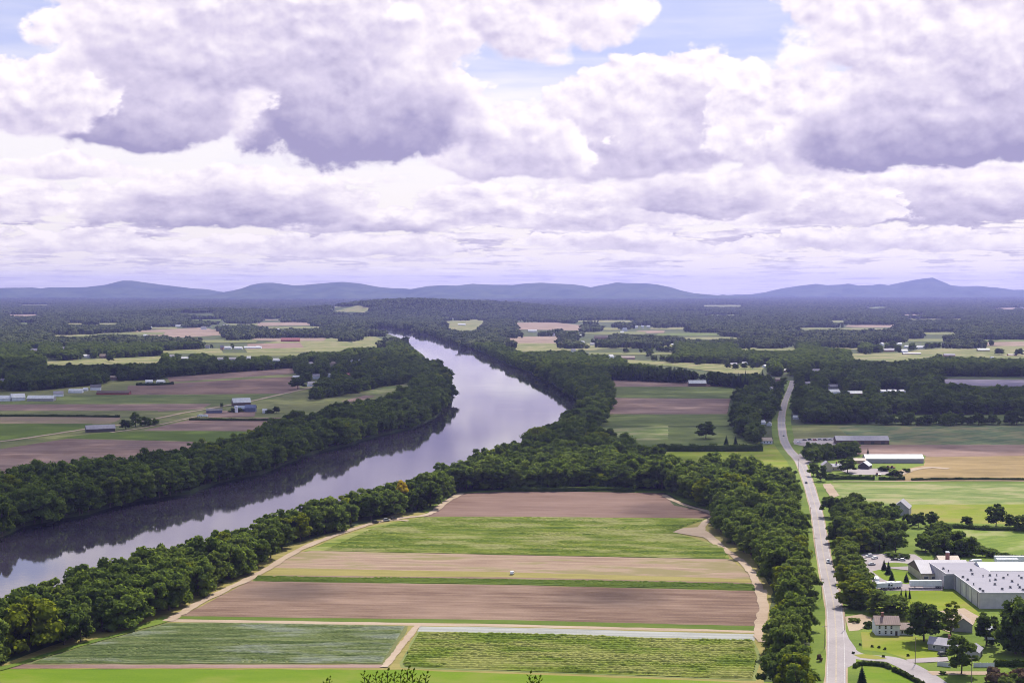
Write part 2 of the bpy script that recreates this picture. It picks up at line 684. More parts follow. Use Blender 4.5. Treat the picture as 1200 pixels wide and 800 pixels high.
def build_hills():
    gx, gy = np.meshgrid(np.linspace(-2600, 1300, 110), np.linspace(6000, 9600, 80))
    z = rise_z(gx, gy) - 1.5
    vs = np.stack([gx.ravel(), gy.ravel(), z.ravel()], 1)
    nx = gx.shape[1]
    fs = [(j * nx + i, j * nx + i + 1, (j + 1) * nx + i + 1, (j + 1) * nx + i) for j in range(gx.shape[0] - 1) for i in range(nx - 1)]
    tag(link_obj('wooded_hill', mesh_np('wooded_hill', vs, fs, [bpy.data.materials['ground']], True)), 'low wooded rise beyond the bend of the river', kind='structure')

    m, t, o = new_mat('mountain forest')
    b = principled(t, o, 1.0, 0.0)
    n1 = noise(t, pos(t), 0.0025, 8, 0.7)
    c = mixc(t, n1.step(0.3, 0.7), (0.025, 0.05, 0.02), (0.075, 0.10, 0.04))
    link(t, c, b.inputs['Base Color'])
    ranges = [
        (19500, [(-330, 344), (-200, 338), (-100, 336), (0, 337), (40, 336), (48, 337.5), (60, 336), (100, 336), (125, 333), (138, 329.5), (145, 327.8),
                 (158, 328.2), (172, 330), (200, 334), (225, 337), (240, 338), (252, 340), (262, 341.5), (290, 343.5), (330, 346), (400, 349)],
         'long blue mountain ridge with a stepped peak at the left'),
        (18300, [(200, 349), (240, 346), (262, 342), (280, 339), (295, 333), (308, 330.5), (322, 330.5), (345, 333.5), (360, 333), (380, 331), (402, 329.3), (420, 331),
                 (445, 335.5), (462, 337), (474, 337.2), (482, 338.2), (500, 334.5), (520, 333.5), (535, 334), (555, 331.5), (575, 332.8), (600, 333), (618, 331), (634, 330.5),
                 (650, 331.3), (672, 332.5), (683, 334), (692, 336), (705, 333), (722, 330), (735, 331), (755, 331), (770, 332.5), (785, 336), (797, 339.5), (812, 343), (840, 345.5), (900, 348)],
         'rolling blue mountain range across the middle of the horizon'),
        (21000, [(760, 347), (815, 345.5), (850, 345.3), (880, 344.5), (900, 341), (920, 336.5), (940, 333.5), (955, 332), (968, 333.5), (985, 332.5), (993, 331.6), (1005, 334),
                 (1022, 333), (1030, 331.8), (1040, 333.5), (1055, 330), (1070, 327), (1080, 325.5), (1092, 324.5), (1100, 329), (1110, 333), (1125, 335), (1145, 334.5),
                 (1165, 336), (1185, 339), (1200, 339), (1260, 341), (1400, 346)],
         'blue mountain range rising to a steep-sided summit at the right'),
    ]
    for D, prof, lab in ranges:
        px = np.linspace(prof[0][0], prof[-1][0], 260)
        top = np.interp(px, [q[0] for q in prof], [q[1] for q in prof])
        x = (px - 600) / FPX * D
        zr = CAMH + (HZ - top) / FPX * D
        rows = 34
        vs = []
        kn = np.cumsum(rng.normal(0, 1, (rows, 260)), axis=1)
        for j in range(rows):
            u = j / (rows - 1)
            yy = D - 2600 + u * 4200
            q = (yy - (D - 2600)) / 2600 if yy <= D else 1 - (yy - D) / 1600
            q = max(0.0, q)
            sh = q ** 1.35
            wob = 260 * np.sin(x * 0.0021 + 1.3 * np.sin(x * 0.0007)) + 130 * np.sin(x * 0.0057 + 2)
            z = zr * sh * (1 - 0.16 * (1 - q) * (1 + np.sin(x * 0.0042 + yy * 0.0008))) + (30 * np.sin(x * 0.011 + yy * 0.004) + 22 * np.sin(x * 0.023 - yy * 0.006 + 1.7 * np.sin(x * 0.004))) * q * (1 - q) * 1.6
            for i in range(260):
                vs.append((x[i], yy + (1 - q) * wob[i], z[i] - 3 + (1 - q) * -2))
        fs = [(j * 260 + i, j * 260 + i + 1, (j + 1) * 260 + i + 1, (j + 1) * 260 + i) for j in range(rows - 1) for i in range(259)]
        tag(link_obj('mountains', mesh_np('mountains', vs, fs, [m], True)), lab, kind='structure')


def sheet(name, poly, z, mat, label=None, kind='structure', world=False, n_sub=1):
    """flat ground sheet from an outline"""
    pts = [Vector(p) if world else P(p[0], p[1], z) for p in poly]
    if name in ('field', 'lawn', 'verge', 'track', 'yard') and max(p.y for p in pts) < 2200 and not world:
        out = []
        for p, q in zip(pts, pts[1:] + pts[:1]):
            n = max(1, int((q - p).length / 7.0))
            nr = Vector((p.y - q.y, q.x - p.x, 0)).normalized()
            for k in range(n):
                out.append(p.lerp(q, k / n) + (nr * random.uniform(-0.55, 0.55) if k else Vector()))
        pts = out
    a = sum(p.x * q.y - q.x * p.y for p, q in zip(pts, pts[1:] + pts[:1]))
    tv, tf = fill([(p.x, p.y) for p in (pts if a > 0 else pts[::-1])])
    o = link_obj(name, mesh_np(name, [(x, y, z) for x, y in tv], tf, [mat]))
    return tag(o, label, kind=kind)


def ribbon_poly(line, w):
    """outline of a strip of width w metres along world points"""
    L, Rr = [], []
    for i, p in enumerate(line):
        a, b = line[max(0, i - 1)], line[min(len(line) - 1, i + 1)]
        d = (b - a).to_2d().normalized()
        n = Vector((-d.y, d.x))
        ww = w[i] if isinstance(w, (list, tuple)) else w
        L.append(p.to_2d() + n * ww / 2)
        Rr.append(p.to_2d() - n * ww / 2)
    return L, Rr


def smooth_line(pts, n=6):
    out = []
    k = len(pts)
    for i in range(k - 1):
        p0, p1, p2, p3 = pts[max(0, i - 1)], pts[i], pts[i + 1], pts[min(k - 1, i + 2)]
        for j in range(n):
            t = j / n
            out.append(0.5 * ((2 * p1) + (p2 - p0) * t + (2 * p0 - 5 * p1 + 4 * p2 - p3) * t * t + (3 * p1 - p0 - 3 * p2 + p3) * t ** 3))
    out.append(pts[-1])
    return out


def ribbon(name, line, w, z, mat, label, rough_edge=0.0):
    L, Rr = ribbon_poly(line, w)
    if rough_edge:
        L = [p + Vector((random.uniform(-1, 1), random.uniform(-1, 1))) * rough_edge for p in L]
        Rr = [p + Vector((random.uniform(-1, 1), random.uniform(-1, 1))) * rough_edge for p in Rr]
    vs = [(p.x, p.y, z) for p in L] + [(p.x, p.y, z) for p in Rr]
    n = len(L)
    fs = [(i, n + i, n + i + 1, i + 1) for i in range(n - 1)]
    return tag(link_obj(name, mesh_np(name, vs, fs, [mat])), label, kind='structure')


build_land()
build_hills()

# ---- colours of the fields
F_LAWN = field('bright lawn', (0.085, 0.15, 0.005), (0.145, 0.21, 0.010), -4, 5, 0.2, 0.5, third=(0.15, 0.185, 0.022), bump=0.05)
F_CAB = field('cabbage ground', (0.10, 0.11, 0.04), (0.16, 0.165, 0.06), -4, 2.0, 0.4, 0.3)
F_CROP = field('crop ground', (0.12, 0.16, 0.045), (0.20, 0.21, 0.07), -4, 2.0, 0.4, 0.3)
F_BROWN = field('ploughed soil', (0.12, 0.072, 0.049), (0.245, 0.165, 0.118), -5, 2.2, 0.5, 0.65, bed=7.5, bedk=0.12)
F_BROWN2 = field('dark ploughed soil', (0.125, 0.073, 0.056), (0.215, 0.14, 0.11), -5, 2.2, 0.4, 0.4)
F_TAN = field('dry soil', (0.21, 0.14, 0.095), (0.35, 0.255, 0.18), -5, 2.4, 0.6, 0.35, third=(0.20, 0.165, 0.075), bed=9, bedk=0.15)
F_STUB = field('yellow stubble', (0.175, 0.155, 0.04), (0.27, 0.225, 0.075), -5, 2.4, 0.5, 0.3)
F_GREEN = field('green rows', (0.07, 0.108, 0.010), (0.185, 0.215, 0.026), -5, 2.6, 0.6, 0.3, third=(0.225, 0.225, 0.075), bed=13, bedk=0.3)
F_STRIP = field('green strip', (0.058, 0.095, 0.010), (0.11, 0.15, 0.018), -5, 2.0, 0.4, 0.3)
F_TRACK = field('dirt track', (0.27, 0.195, 0.13), (0.42, 0.33, 0.24), 0, 2.0, 0.2, 0.4)
F_FILM = field('white crop cover', (0.21, 0.21, 0.19), (0.345, 0.345, 0.315), -5, 1.6, 0.5, 0.2, bed=5, bedk=0.3)
F_VERGE = field('verge grass', (0.075, 0.12, 0.014), (0.16, 0.205, 0.03), 0, 4, 0.2, 0.5)
F_YELLOW = field('yellow-green meadow', (0.125, 0.17, 0.008), (0.215, 0.245, 0.02), 0, 5, 0.3, 0.6, third=(0.22, 0.205, 0.045))
F_GOLD = field('golden stubble', (0.18, 0.125, 0.05), (0.33, 0.235, 0.105), 0, 4, 0.4, 0.5)
F_PALE = field('pale green rows', (0.105, 0.15, 0.035), (0.215, 0.25, 0.07), 0, 4, 0.7, 0.4, third=(0.26, 0.245, 0.11))
F_OLIVE = field('olive rows', (0.10, 0.115, 0.036), (0.19, 0.19, 0.065), 22, 4, 0.7, 0.5)
F_TEAL = field('blue-green rows', (0.08, 0.115, 0.05), (0.16, 0.19, 0.075), 40, 5, 0.7, 0.4, third=(0.19, 0.175, 0.08), bed=14, bedk=0.25)
F_MAUVE = field('mauve soil', (0.155, 0.095, 0.075), (0.275, 0.185, 0.15), 0, 5, 0.5, 0.5)
F_MID = field('mid green crop', (0.075, 0.105, 0.024), (0.145, 0.17, 0.045), 3, 5, 0.6, 0.5)
F_FARG = field('far meadow', (0.11, 0.13, 0.035), (0.215, 0.215, 0.075), 0, 9, 0.6, 0.8, third=(0.23, 0.20, 0.10))
F_FART = field('far bare soil', (0.18, 0.125, 0.09), (0.30, 0.22, 0.165), 0, 9, 0.5, 0.7)
F_SLATE = field('covered rows', (0.15, 0.13, 0.17), (0.26, 0.22, 0.28), 12, 6, 0.6, 0.4)

# ---- near block between river track and road; later entries lie 4 mm and more above earlier ones
FIELDS = [
    ('lawn', F_LAWN, [(-120, 783), (470, 783.5), (890, 798), (960, 801), (960, 905), (-160, 905)], 'smooth bright green meadow at the foot of the hill'),
    ('field', F_STUB, [(150, 722), (300, 650), (470, 600), (850, 600), (905, 690), (895, 800), (470, 784), (-10, 783)], 'yellow-green margins round the crop fields'),
    ('field', F_BROWN2, [(541, 577), (600, 575.5), (700, 575.5), (778, 578), (790, 592), (838, 601.5), (832, 608), (600, 606), (496, 606), (520, 590)], 'brown ploughed field below the central wood'),
    ('field', F_GREEN, [(496, 605), (600, 605), (833, 607), (800, 618), (792, 624), (850, 640), (855, 656), (600, 651), (355, 646.5), (385, 633), (418, 622), (440, 615)], 'green striped crop field in the middle of the farmland'),
    ('field', F_TAN, [(365, 645), (600, 650), (857, 655), (874, 668), (882, 679), (600, 673), (320, 666), (330, 657), (350, 647)], 'pale tan soil strip with weeds'),
    ('field', F_STUB, [(322, 665), (600, 670), (880, 678), (884, 683), (600, 676.5), (302, 674)], 'yellow stubble strip above the green hedge row'),
    ('field', F_BROWN, [(302, 673.5), (600, 676), (884, 682.5), (885, 684.5), (600, 678), (300, 675.5)], 'thin brown furrow strip'),
    ('field', F_STRIP, [(299, 675), (600, 678), (884, 684), (888, 692), (600, 685), (296, 681)], 'narrow dark green crop strip'),
    ('field', F_BROWN, [(292, 680.5), (600, 685), (888, 692), (891, 715), (886, 734), (600, 726.5), (212, 722)], 'broad reddish brown ploughed field'),
    ('field', F_STRIP, [(214, 721.5), (600, 726), (886, 733), (886, 738.5), (600, 731), (206, 725)], 'grass strip below the ploughed field'),
    ('track', F_TRACK, [(200, 725), (600, 731), (886, 738.5), (886, 741), (600, 733.8), (494, 732.5), (200, 728)], 'straight pale dirt track between the fields'),
    ('field', F_FILM, [(492, 733.3), (600, 734.8), (886, 742.6), (884, 750), (600, 741.8), (489, 739.3)], 'white covered crop rows'),
    ('field', F_CAB, [(196, 729), (300, 729), (478, 733), (474, 744), (450, 778), (22, 778), (90, 757)], 'blue-green vegetable rows at the lower left'),
    ('field', F_MAUVE, [(10, 778), (452, 778), (449, 782), (-20, 782.5)], 'strip of bare pinkish soil beside the bright meadow'),
    ('field', F_CROP, [(489, 739.4), (600, 741.9), (884, 750.1), (892, 770), (886, 797), (470, 782), (468, 776)], 'leafy green vegetable field left of the wood'),
    # right of the road
    ('field', F_VERGE, [(925, 498), (1300, 498), (1300, 830), (990, 830), (985, 760), (1000, 740), (972, 690), (955, 620), (948, 560), (935, 530), (922, 515)], 'rough grass beside the road'),
    ('field', F_OLIVE, [(922, 499), (984, 498.5), (996, 509), (970, 516), (932, 518)], 'olive striped field by the road'),
    ('field', F_TEAL, [(980, 498.5), (1290, 498), (1290, 521), (1043, 521), (1043, 514), (992, 509)], 'blue-green crop rows behind the long barn'),
    ('field', F_MAUVE, [(1003, 521), (1290, 521), (1290, 536), (1090, 538), (1083, 533), (1003, 532)], 'mauve bare soil behind the greenhouse'),
    ('field', F_GOLD, [(1084, 535), (1290, 533), (1290, 564), (1050, 563), (1046, 552), (1083, 545)], 'golden stubble field right of the greenhouse'),
    ('field', F_PALE, [(974, 566.5), (1290, 566), (1290, 591), (1060, 591), (1000, 589), (982, 579)], 'pale green striped field'),
    ('field', F_YELLOW, [(1050, 591), (1290, 590), (1290, 616), (1100, 612), (1060, 604)], 'bright yellow-green meadow'),
    ('field', F_VERGE, [(1050, 618), (1085, 620), (1098, 642), (1054, 645)], 'small green paddock between the trees'),
    ('field', F_PALE, [(1128, 621), (1290, 622), (1290, 654), (1150, 652)], 'green hay field behind the factory'),
    ('lawn', F_YELLOW, [(1065, 691), (1119, 692), (1152, 722), (1138, 735), (1060, 735), (1018, 728), (1016, 701)], 'dry yellowish lawn before the factory'),
    ('lawn', F_YELLOW, [(994, 740), (1026, 740), (1075, 745), (1104, 757), (1100, 776), (1064, 772), (1040, 764), (1004, 760), (996, 752)], 'sunlit front lawn of the white farmhouse'),
    ('lawn', F_LAWN, [(994, 776), (1040, 776), (1056, 783), (1083, 801), (990, 801), (990, 780)], 'mown lawn inside the curved hedge'),
    ('lawn', F_VERGE, [(1074, 779), (1110, 784), (1290, 786), (1290, 830), (1120, 830), (1090, 790)], 'grass between the side road and the drive'),
    # left of the road, centre distance
    ('field', F_YELLOW, [(760, 528), (860, 528), (905, 520), (921, 522), (934, 545), (940, 560), (935, 575), (860, 560), (780, 545)], 'sunny yellow-green slope beside the road'),
    ('field', F_MID, [(688, 500), (866, 500), (900, 518), (890, 529), (730, 529), (706, 520)], 'green meadow round the lone tree'),
    ('field', F_PALE, [(700, 503), (783, 498), (783, 515), (712, 516)], 'light green hayfield patch left of the lone tree'),
    ('field', F_MID, [(702, 484), (862, 484), (868, 499), (700, 499)], 'mid green crop strip in the centre distance'),
    ('field', F_MAUVE, [(712, 466), (856, 467), (852, 485), (715, 485)], 'mauve ploughed strip beyond the wood'),
    ('field', F_MID, [(713, 452), (860, 452), (857, 467), (713, 466)], 'green crop strip before the white shed'),
    ('field', F_MAUVE, [(708, 444), (810, 447), (860, 450), (860, 453), (712, 453)], 'strip of bare soil below the dark pine row'),
    # left bank
    ('field', F_OLIVE, [(-160, 452), (190, 445), (350, 430), (350, 447), (500, 440), (500, 482), (300, 530), (180, 556), (60, 570), (-160, 575)], 'green farmland on the far bank'),
    ('field', F_MAUVE, [(196, 442), (346, 431), (346, 438), (200, 449)], 'mauve field strip under the far treeline'),
    ('field', F_OLIVE, [(196, 448), (346, 437.5), (347, 441), (190, 452)], 'thin olive strip between bare fields'),
    ('field', F_BROWN2, [(150, 452), (346, 441), (352, 455), (340, 461), (148, 462.5)], 'dark brown bare field on the far bank'),
    ('field', F_MID, [(-160, 463), (150, 463), (340, 461), (318, 468), (245, 475), (-160, 475)], 'pale green field by the grey sheds'),
    ('field', F_MAUVE, [(-160, 474), (248, 473), (236, 479), (185, 482), (-160, 481)], 'mauve soil strip left of the farm'),
    ('field', F_OLIVE, [(-160, 481), (185, 481), (183, 488), (-160, 487.5)], 'olive field strip left of the tree clump'),
    ('field', F_TAN, [(-160, 488.5), (142, 488.5), (140, 492), (130, 496), (-160, 497)], 'tan strip behind the dark barn'),
    ('field', F_STRIP, [(-160, 497), (110, 496), (95, 504), (0, 516), (-160, 524)], 'deep green field left of the dark barn'),
    ('field', F_STRIP, [(66, 513), (130, 506), (300, 504), (268, 518), (130, 514)], 'bright green strip beside the dark barn'),
    ('field', F_MAUVE, [(-160, 530), (0, 526), (78, 514), (262, 518), (185, 545), (60, 556), (-160, 560)], 'purple-brown ploughed field above the river trees'),
    ('field', F_MAUVE, [(168, 504), (225, 491), (330, 489), (322, 498), (290, 505)], 'brown field strip below the farm'),
    ('field', F_OLIVE, [(345, 474), (400, 466), (478, 452), (486, 462), (430, 478), (372, 484), (318, 484)], 'olive field by the river bend'),
    ('field', F_MAUVE, [(400, 470), (428, 463), (440, 464), (412, 472)], 'small bare patch in the olive field'),
    ('field', F_PALE, [(425, 458), (470, 450), (482, 453), (440, 462)], 'pale stubble patch by the river trees'),
    ('field', F_SLATE, [(1103, 444), (1290, 446), (1290, 453), (1150, 452), (1103, 449)], 'violet-grey covered rows among the woods'),
    ('field', F_MID, [(1030, 486), (1290, 486), (1290, 497), (1030, 497)], 'shaded green field among the woods'),
    # far openings
    ('field', F_FARG, [(50, 424), (100, 421), (192, 417), (192, 425), (110, 427), (52, 428)], 'sunlit far meadow strip at the left'),
    ('field', F_FARG, [(186, 411), (258, 408), (262, 414), (190, 414)], 'narrow far meadow among houses'),
    ('field', F_FART, [(152, 388), (236, 383.5), (268, 389), (270, 392), (200, 396), (160, 391)], 'pinkish far field among the left woods'),
    ('field', F_FARG, [(285, 406), (340, 397), (392, 396), (420, 404), (400, 412), (290, 413)], 'far meadow beside the red-roofed barn'),
    ('field', F_MAUVE, [(290, 403), (352, 401.5), (356, 407), (290, 409)], 'far bare strip beside the red-roofed barn'),
    ('field', F_FARG, [(413, 397), (436, 393), (455, 400), (455, 407), (413, 407)], 'bright triangular far field by the river bend'),
    ('field', F_FART, [(300, 378), (368, 377), (370, 381), (300, 382)], 'distant pale strip left of the river'),
    ('field', F_FARG, [(514, 377), (560, 374), (576, 377), (566, 386), (540, 388), (520, 384)], 'distant field right of the river head'),
    ('field', F_FART, [(597, 378), (648, 377.5), (690, 382), (684, 387), (597, 386)], 'distant bare field beyond the river'),
    ('field', F_FART, [(585, 395), (662, 393.5), (664, 402), (604, 402)], 'pale covered field beyond the river'),
    ('field', F_FARG, [(584, 402), (700, 402), (700, 410), (610, 412)], 'far sunlit grass behind the river trees'),
    ('field', F_FARG, [(700, 405), (790, 402.5), (790, 406), (700, 409)], 'long thin far meadow'),
    ('field', F_FARG, [(732, 421), (780, 424), (860, 427), (896, 430), (890, 438), (850, 437), (790, 429), (732, 425)], 'yellow-green far meadow with round trees'),
    ('field', F_FARG, [(957, 403), (986, 402.5), (1008, 407), (1008, 410), (960, 406)], 'small far clearing among the right woods'),
    ('field', F_FARG, [(994, 414), (1060, 413), (1078, 409), (1210, 404), (1260, 410), (1260, 420), (1172, 420), (1100, 417), (1050, 424), (1000, 421)], 'wide sunlit far meadow at the right'),
    ('field', F_FART, [(1152, 401), (1260, 399), (1260, 406), (1154, 405)], 'pinkish far bare field at the right edge'),
    ('field', F_FARG, [(385, 360), (420, 358), (437, 363), (434, 367), (390, 366)], 'pale clearing on the wooded rise'),
]
HILL_FIELD = FIELDS[-1][2]
F_HAY = field('green hay field', (0.10, 0.155, 0.018), (0.19, 0.235, 0.035), 30, 5, 0.6, 0.45, third=(0.24, 0.25, 0.09))
FIELDS = [(n_, F_HAY, p_, l_) if l_.startswith('green hay field') else (n_, m_, p_, l_) for n_, m_, p_, l_ in FIELDS]
_g = random.Random(3)
for _ in range(58):                      # thin clearings all over the far plain
    _y = _g.choice((_g.uniform(357, 374), _g.uniform(366, 392), _g.uniform(384, 414)))
    _x = _g.uniform(-40, 1240)
    _w, _h = _g.uniform(24, 80) * (0.7 + (_y - 356) / 60), _g.uniform(0.8, 2.0) + (_y - 356) * 0.026
    if (340 < _x < 690 and _y < 374) or (392 < _x + _w and _x < 640):
        continue
    FIELDS.insert(-1, ('field', _g.choice((F_FARG, F_FARG, F_FART, F_MID, F_OLIVE, F_OLIVE)), [(_x, _y), (_x + _w * 0.5, _y - _g.uniform(0, 0.6)), (_x + _w, _y - 0.3), (_x + _w * 0.96, _y + _h), (_x + _w * 0.4, _y + _h * 1.1), (_x - 3, _y + _h * 0.8)], 'thin pale clearing in the distant woods'))
for i, (nm, mat, poly, lab) in enumerate(FIELDS):
    ymid = sum(p[1] for p in poly) / len(poly)
    if poly is HILL_FIELD:
        a = [P(x, y + 9) for x, y in poly]
        pts = [Vector((p.x * 7000 / 9000, 6700 + 600 * k, 0)) for p, k in zip(a, (0, 1, 1, 0, 0))]
        vs = [(p.x, p.y, float(rise_z(p.x, p.y)) + 4) for p in pts]
        continue
    z = 0.02 + i * 0.004 + (0.35 if ymid < 440 else 0.0)
    sheet(nm, poly, z, mat, lab)

# dirt tracks
lt = [(196, 728), (208, 721), (235, 706), (262, 692), (290, 679), (318, 664), (345, 647), (380, 632), (415, 620), (437, 613), (470, 607), (497, 604), (510, 598), (521, 589), (541, 578)]
track_left = smooth_line([P(x, y) for x, y in lt])
ribbon('track', track_left, 5.0, 0.32, F_TRACK, 'pale dirt track along the riverside trees', 0.7)
rt = [(778, 580), (800, 591), (836, 602), (828, 611), (822, 620), (836, 634), (858, 650), (872, 661), (882, 673), (889, 690), (894, 705), (893, 722), (888, 738), (893, 752)]
ribbon('track', smooth_line([P(x, y) for x, y in rt]), [4.5] * (len(rt) * 6 - 5), 0.324, F_TRACK, 'pale winding dirt track along the right wood', 0.7)
sheet('track', [(788, 623), (800, 618.5), (820, 617), (832, 624), (850, 640), (862, 652), (848, 646), (824, 629)], 0.316, F_TRACK, 'bare sandy turning place at the end of the field')
sheet('track', [(884, 692), (898, 690), (901, 712), (898, 738), (886, 739), (892, 716)], 0.328, F_TRACK, 'wide bare corner of the right dirt track')
ribbon('track', smooth_line([P(x, y) for x, y in [(490, 733), (482, 742), (474, 752), (465, 764), (455, 776), (450, 782)]]), 3.2, 0.332, F_TRACK, 'short diagonal dirt track between two vegetable fields', 0.4)
ribbon('track', smooth_line([P(x, y) for x, y in [(463, 609), (490, 611), (520, 612)]]), 4.0, 0.336, F_TRACK, 'faint sandy end of the track in the green field', 0.6)
sheet('verge', [(22, 779), (90, 758), (196, 728), (200, 724), (190, 722), (140, 741), (80, 757), (20, 776), (-60, 794), (-60, 800)], 0.312, F_VERGE, 'sunlit grass verge below the riverside trees')
sheet('verge', [(500, 601), (521, 586), (530, 578), (620, 574.5), (780, 577), (800, 588), (838, 600), (842, 596), (820, 586), (785, 572), (620, 570), (510, 580), (495, 598)], 0.308, F_VERGE, 'grass verge in front of the central wood')
farm = [(-160, 533), (0, 517.5), (60, 509), (97, 503.5), (140, 498), (186, 490), (215, 484), (250, 478), (290, 471), (330, 462), (352, 457), (368, 453)]
ribbon('track', smooth_line([P(x, y) for x, y in farm]), 7.0, 0.5, F_TRACK, 'pale farm road crossing the far bank fields', 0.8)
ribbon('track', smooth_line([P(x, y) for x, y in [(130, 507), (165, 502), (200, 495), (222, 490), (240, 486)]]), 4.5, 0.52, F_TRACK, 'pale side track below the tree clump', 0.8)
ribbon('track', smooth_line([P(x, y) for x, y in [(1052, 556), (1066, 551), (1088, 548), (1112, 549)]]), 9, 0.34, F_TRACK, 'bare sandy patch in the golden stubble', 1.5)
ribbon('track', smooth_line([P(x, y) for x, y in [(976, 564.5), (1050, 564), (1150, 563.5), (1290, 564)]]), 3, 0.344, F_TRACK, 'grassy lane below the golden stubble', 0.8)
sheet('track', [(964, 567), (974, 566), (984, 580), (974, 584)], 0.33, F_TRACK, 'bare field entrance beside the road')

# ---- roads
def asphalt():
    m, t, o = new_mat('asphalt')
    b = principled(t, o, 0.9, 0.2)
    p = pos(t)
    n1 = noise(t, p, 0.05, 5, 0.6)
    n2 = noise(t, p, 1.2, 4, 0.7)
    c = mixc(t, (n1 * 0.7 + n2 * 0.4).step(0.3, 0.8), (0.235, 0.205, 0.205), (0.35, 0.31, 0.30))
    crack = noise(t, mapping(t, p, (0.5, 0.06, 1), R(10)), 1.0, 5, 0.7).step(0.62, 0.7)
    c = mixc(t, crack * 0.35, c, (0.14, 0.125, 0.13))
    link(t, c, b.inputs['Base Color'])
    return m


M_ROAD = asphalt()
M_LOT = field('parking asphalt', (0.25, 0.21, 0.205), (0.35, 0.305, 0.295), 0, 4, 0.2, 0.5)
M_WHITE = plain('road paint', (0.46, 0.44, 0.42), 0.8, 0.3)
M_YEL = plain('yellow road paint', (0.40, 0.32, 0.19), 0.8, 0.3)
road_c = [(929, 446), (926, 456), (921, 468), (917.5, 480), (916, 490), (916, 500), (919, 516), (925, 527), (937, 541), (944.5, 558), (951.5, 580), (957.5, 602), (965, 650), (975.5, 700), (979, 730), (980, 760), (979.5, 800), (978.5, 850)]
road_line = smooth_line([P(x, y) for x, y in road_c], 5)
ribbon('road_shoulder', road_line, 22.0, 0.22, F_VERGE, 'grassy shoulder of the country road')
ribbon('road_gravel', road_line, 9.0, 0.24, F_TRACK, 'pale gravel edge of the country road', 0.3)
ribbon('road', road_line, 7.6, 0.26, M_ROAD, 'grey country road running away through the valley')
side_c = [(982, 752), (992, 763), (1006, 769), (1022, 771), (1042, 772.5), (1056, 777), (1072, 785), (1090, 796), (1110, 812), (1130, 835)]
side_line = smooth_line([P(x, y) for x, y in side_c], 5)
ribbon('road', side_line, 9.5, 0.252, M_ROAD, 'grey side road curving off to the lower right')
sheet('road', [(971, 738), (990, 736), (995, 748), (1003, 759), (1003, 777), (992, 782), (988, 792), (970, 790)], 0.256, M_ROAD, 'widened road junction')
sheet('road_island', [(1000, 766.5), (1012, 765.8), (1030, 768), (1040, 771.5), (1026, 772), (1008, 770)], 0.30, F_YELLOW, 'small grassy island in the junction')


def offset_line(line, d):
    L, _ = ribbon_poly(line, abs(d) * 2)
    _, Rr = ribbon_poly(line, abs(d) * 2)
    return [Vector((p.x, p.y, 0)) for p in (L if d > 0 else Rr)]


for d, mt, lab in ((0.16, M_YEL, 'faded yellow centre line of the road'), (-0.16, M_YEL, 'faded yellow centre line of the road'), (3.35, M_WHITE, 'worn white edge line of the road'), (-3.35, M_WHITE, 'worn white edge line of the road')):
    ribbon('road_marking', offset_line(road_line, d), 0.13, 0.268, mt, lab)
# drives and yards
sheet('parking_lot', [(1001, 652), (1014, 648), (1072, 649), (1082, 655), (1070, 656), (1068, 663), (1066, 668), (1040, 665), (1028, 668), (1045, 682), (1066, 684), (1105, 682), (1105, 691), (1066, 691.5), (1022, 691), (1013, 675), (1008, 662)], 0.30, M_LOT, 'pale paved car park and loading yard of the factory')
sheet('lawn', [(1022, 669), (1030, 667), (1045, 668.5), (1066, 671), (1070, 681), (1064, 684), (1045, 682), (1034, 678)], 0.31, F_LAWN, 'mown green lawn with conifers by the factory office')
sheet('lawn', [(1036, 659), (1050, 658.6), (1066, 660), (1066, 663), (1042, 664)], 0.31, F_VERGE, 'thin grass island in the car park')
sheet('drive', [(990, 722), (1010, 719), (1024, 724), (1022, 731), (1006, 738), (995, 739)], 0.29, F_TRACK, 'pale gravel drive beside the farmhouse')
sheet('drive', [(1062, 772), (1085, 770), (1110, 769), (1112, 774), (1085, 775.5), (1066, 776)], 0.29, M_LOT, 'short drive to the grey bungalow')
sheet('drive', [(1086, 785.5), (1110, 786), (1165, 786), (1165, 790), (1110, 790), (1093, 790.5)], 0.292, F_TRACK, 'pale drive below the white fence')
sheet('yard', [(1098, 716), (1130, 712), (1148, 722), (1140, 732), (1112, 740), (1098, 735)], 0.29, F_TRACK, 'sandy yard between factory and houses')
sheet('yard', [(930, 514), (980, 512), (982, 521), (945, 523), (930, 520)], 0.40, M_LOT, 'crowded yard of parked machinery by the long barn')
sheet('drive', [(931, 535), (938, 531), (943, 537), (952, 541), (950, 545), (940, 543)], 0.36, M_LOT, 'drive entrance off the country road')
sheet('yard', [(985, 551), (1010, 548), (1040, 549), (1044, 556), (1000, 556)], 0.36, M_LOT, 'farmyard before the greenhouse')
sheet('yard', [(238, 484), (262, 481), (300, 482), (298, 488), (245, 489)], 0.55, F_MAUVE, 'bare yard of the farm on the far bank')


def P_rise(px, py):
    """first point of the rolling rise seen at a reference pixel"""
    o, g = Vector((0, 0, CAMH)), P(px, py)
    d = (g - o)
    for k in range(400):
        q = o + d * ((6000 + k * 10) / d.y)
        if q.z <= float(rise_z(q.x, q.y)):
            return q
    return g


hp = [P_rise(x, y) for x, y in HILL_FIELD]
tag(link_obj('field', mesh_np('field', [(p.x, p.y, p.z + 3) for p in hp], [tuple(range(len(hp)))], [F_FARG])), 'pale clearing on the wooded rise', kind='structure')

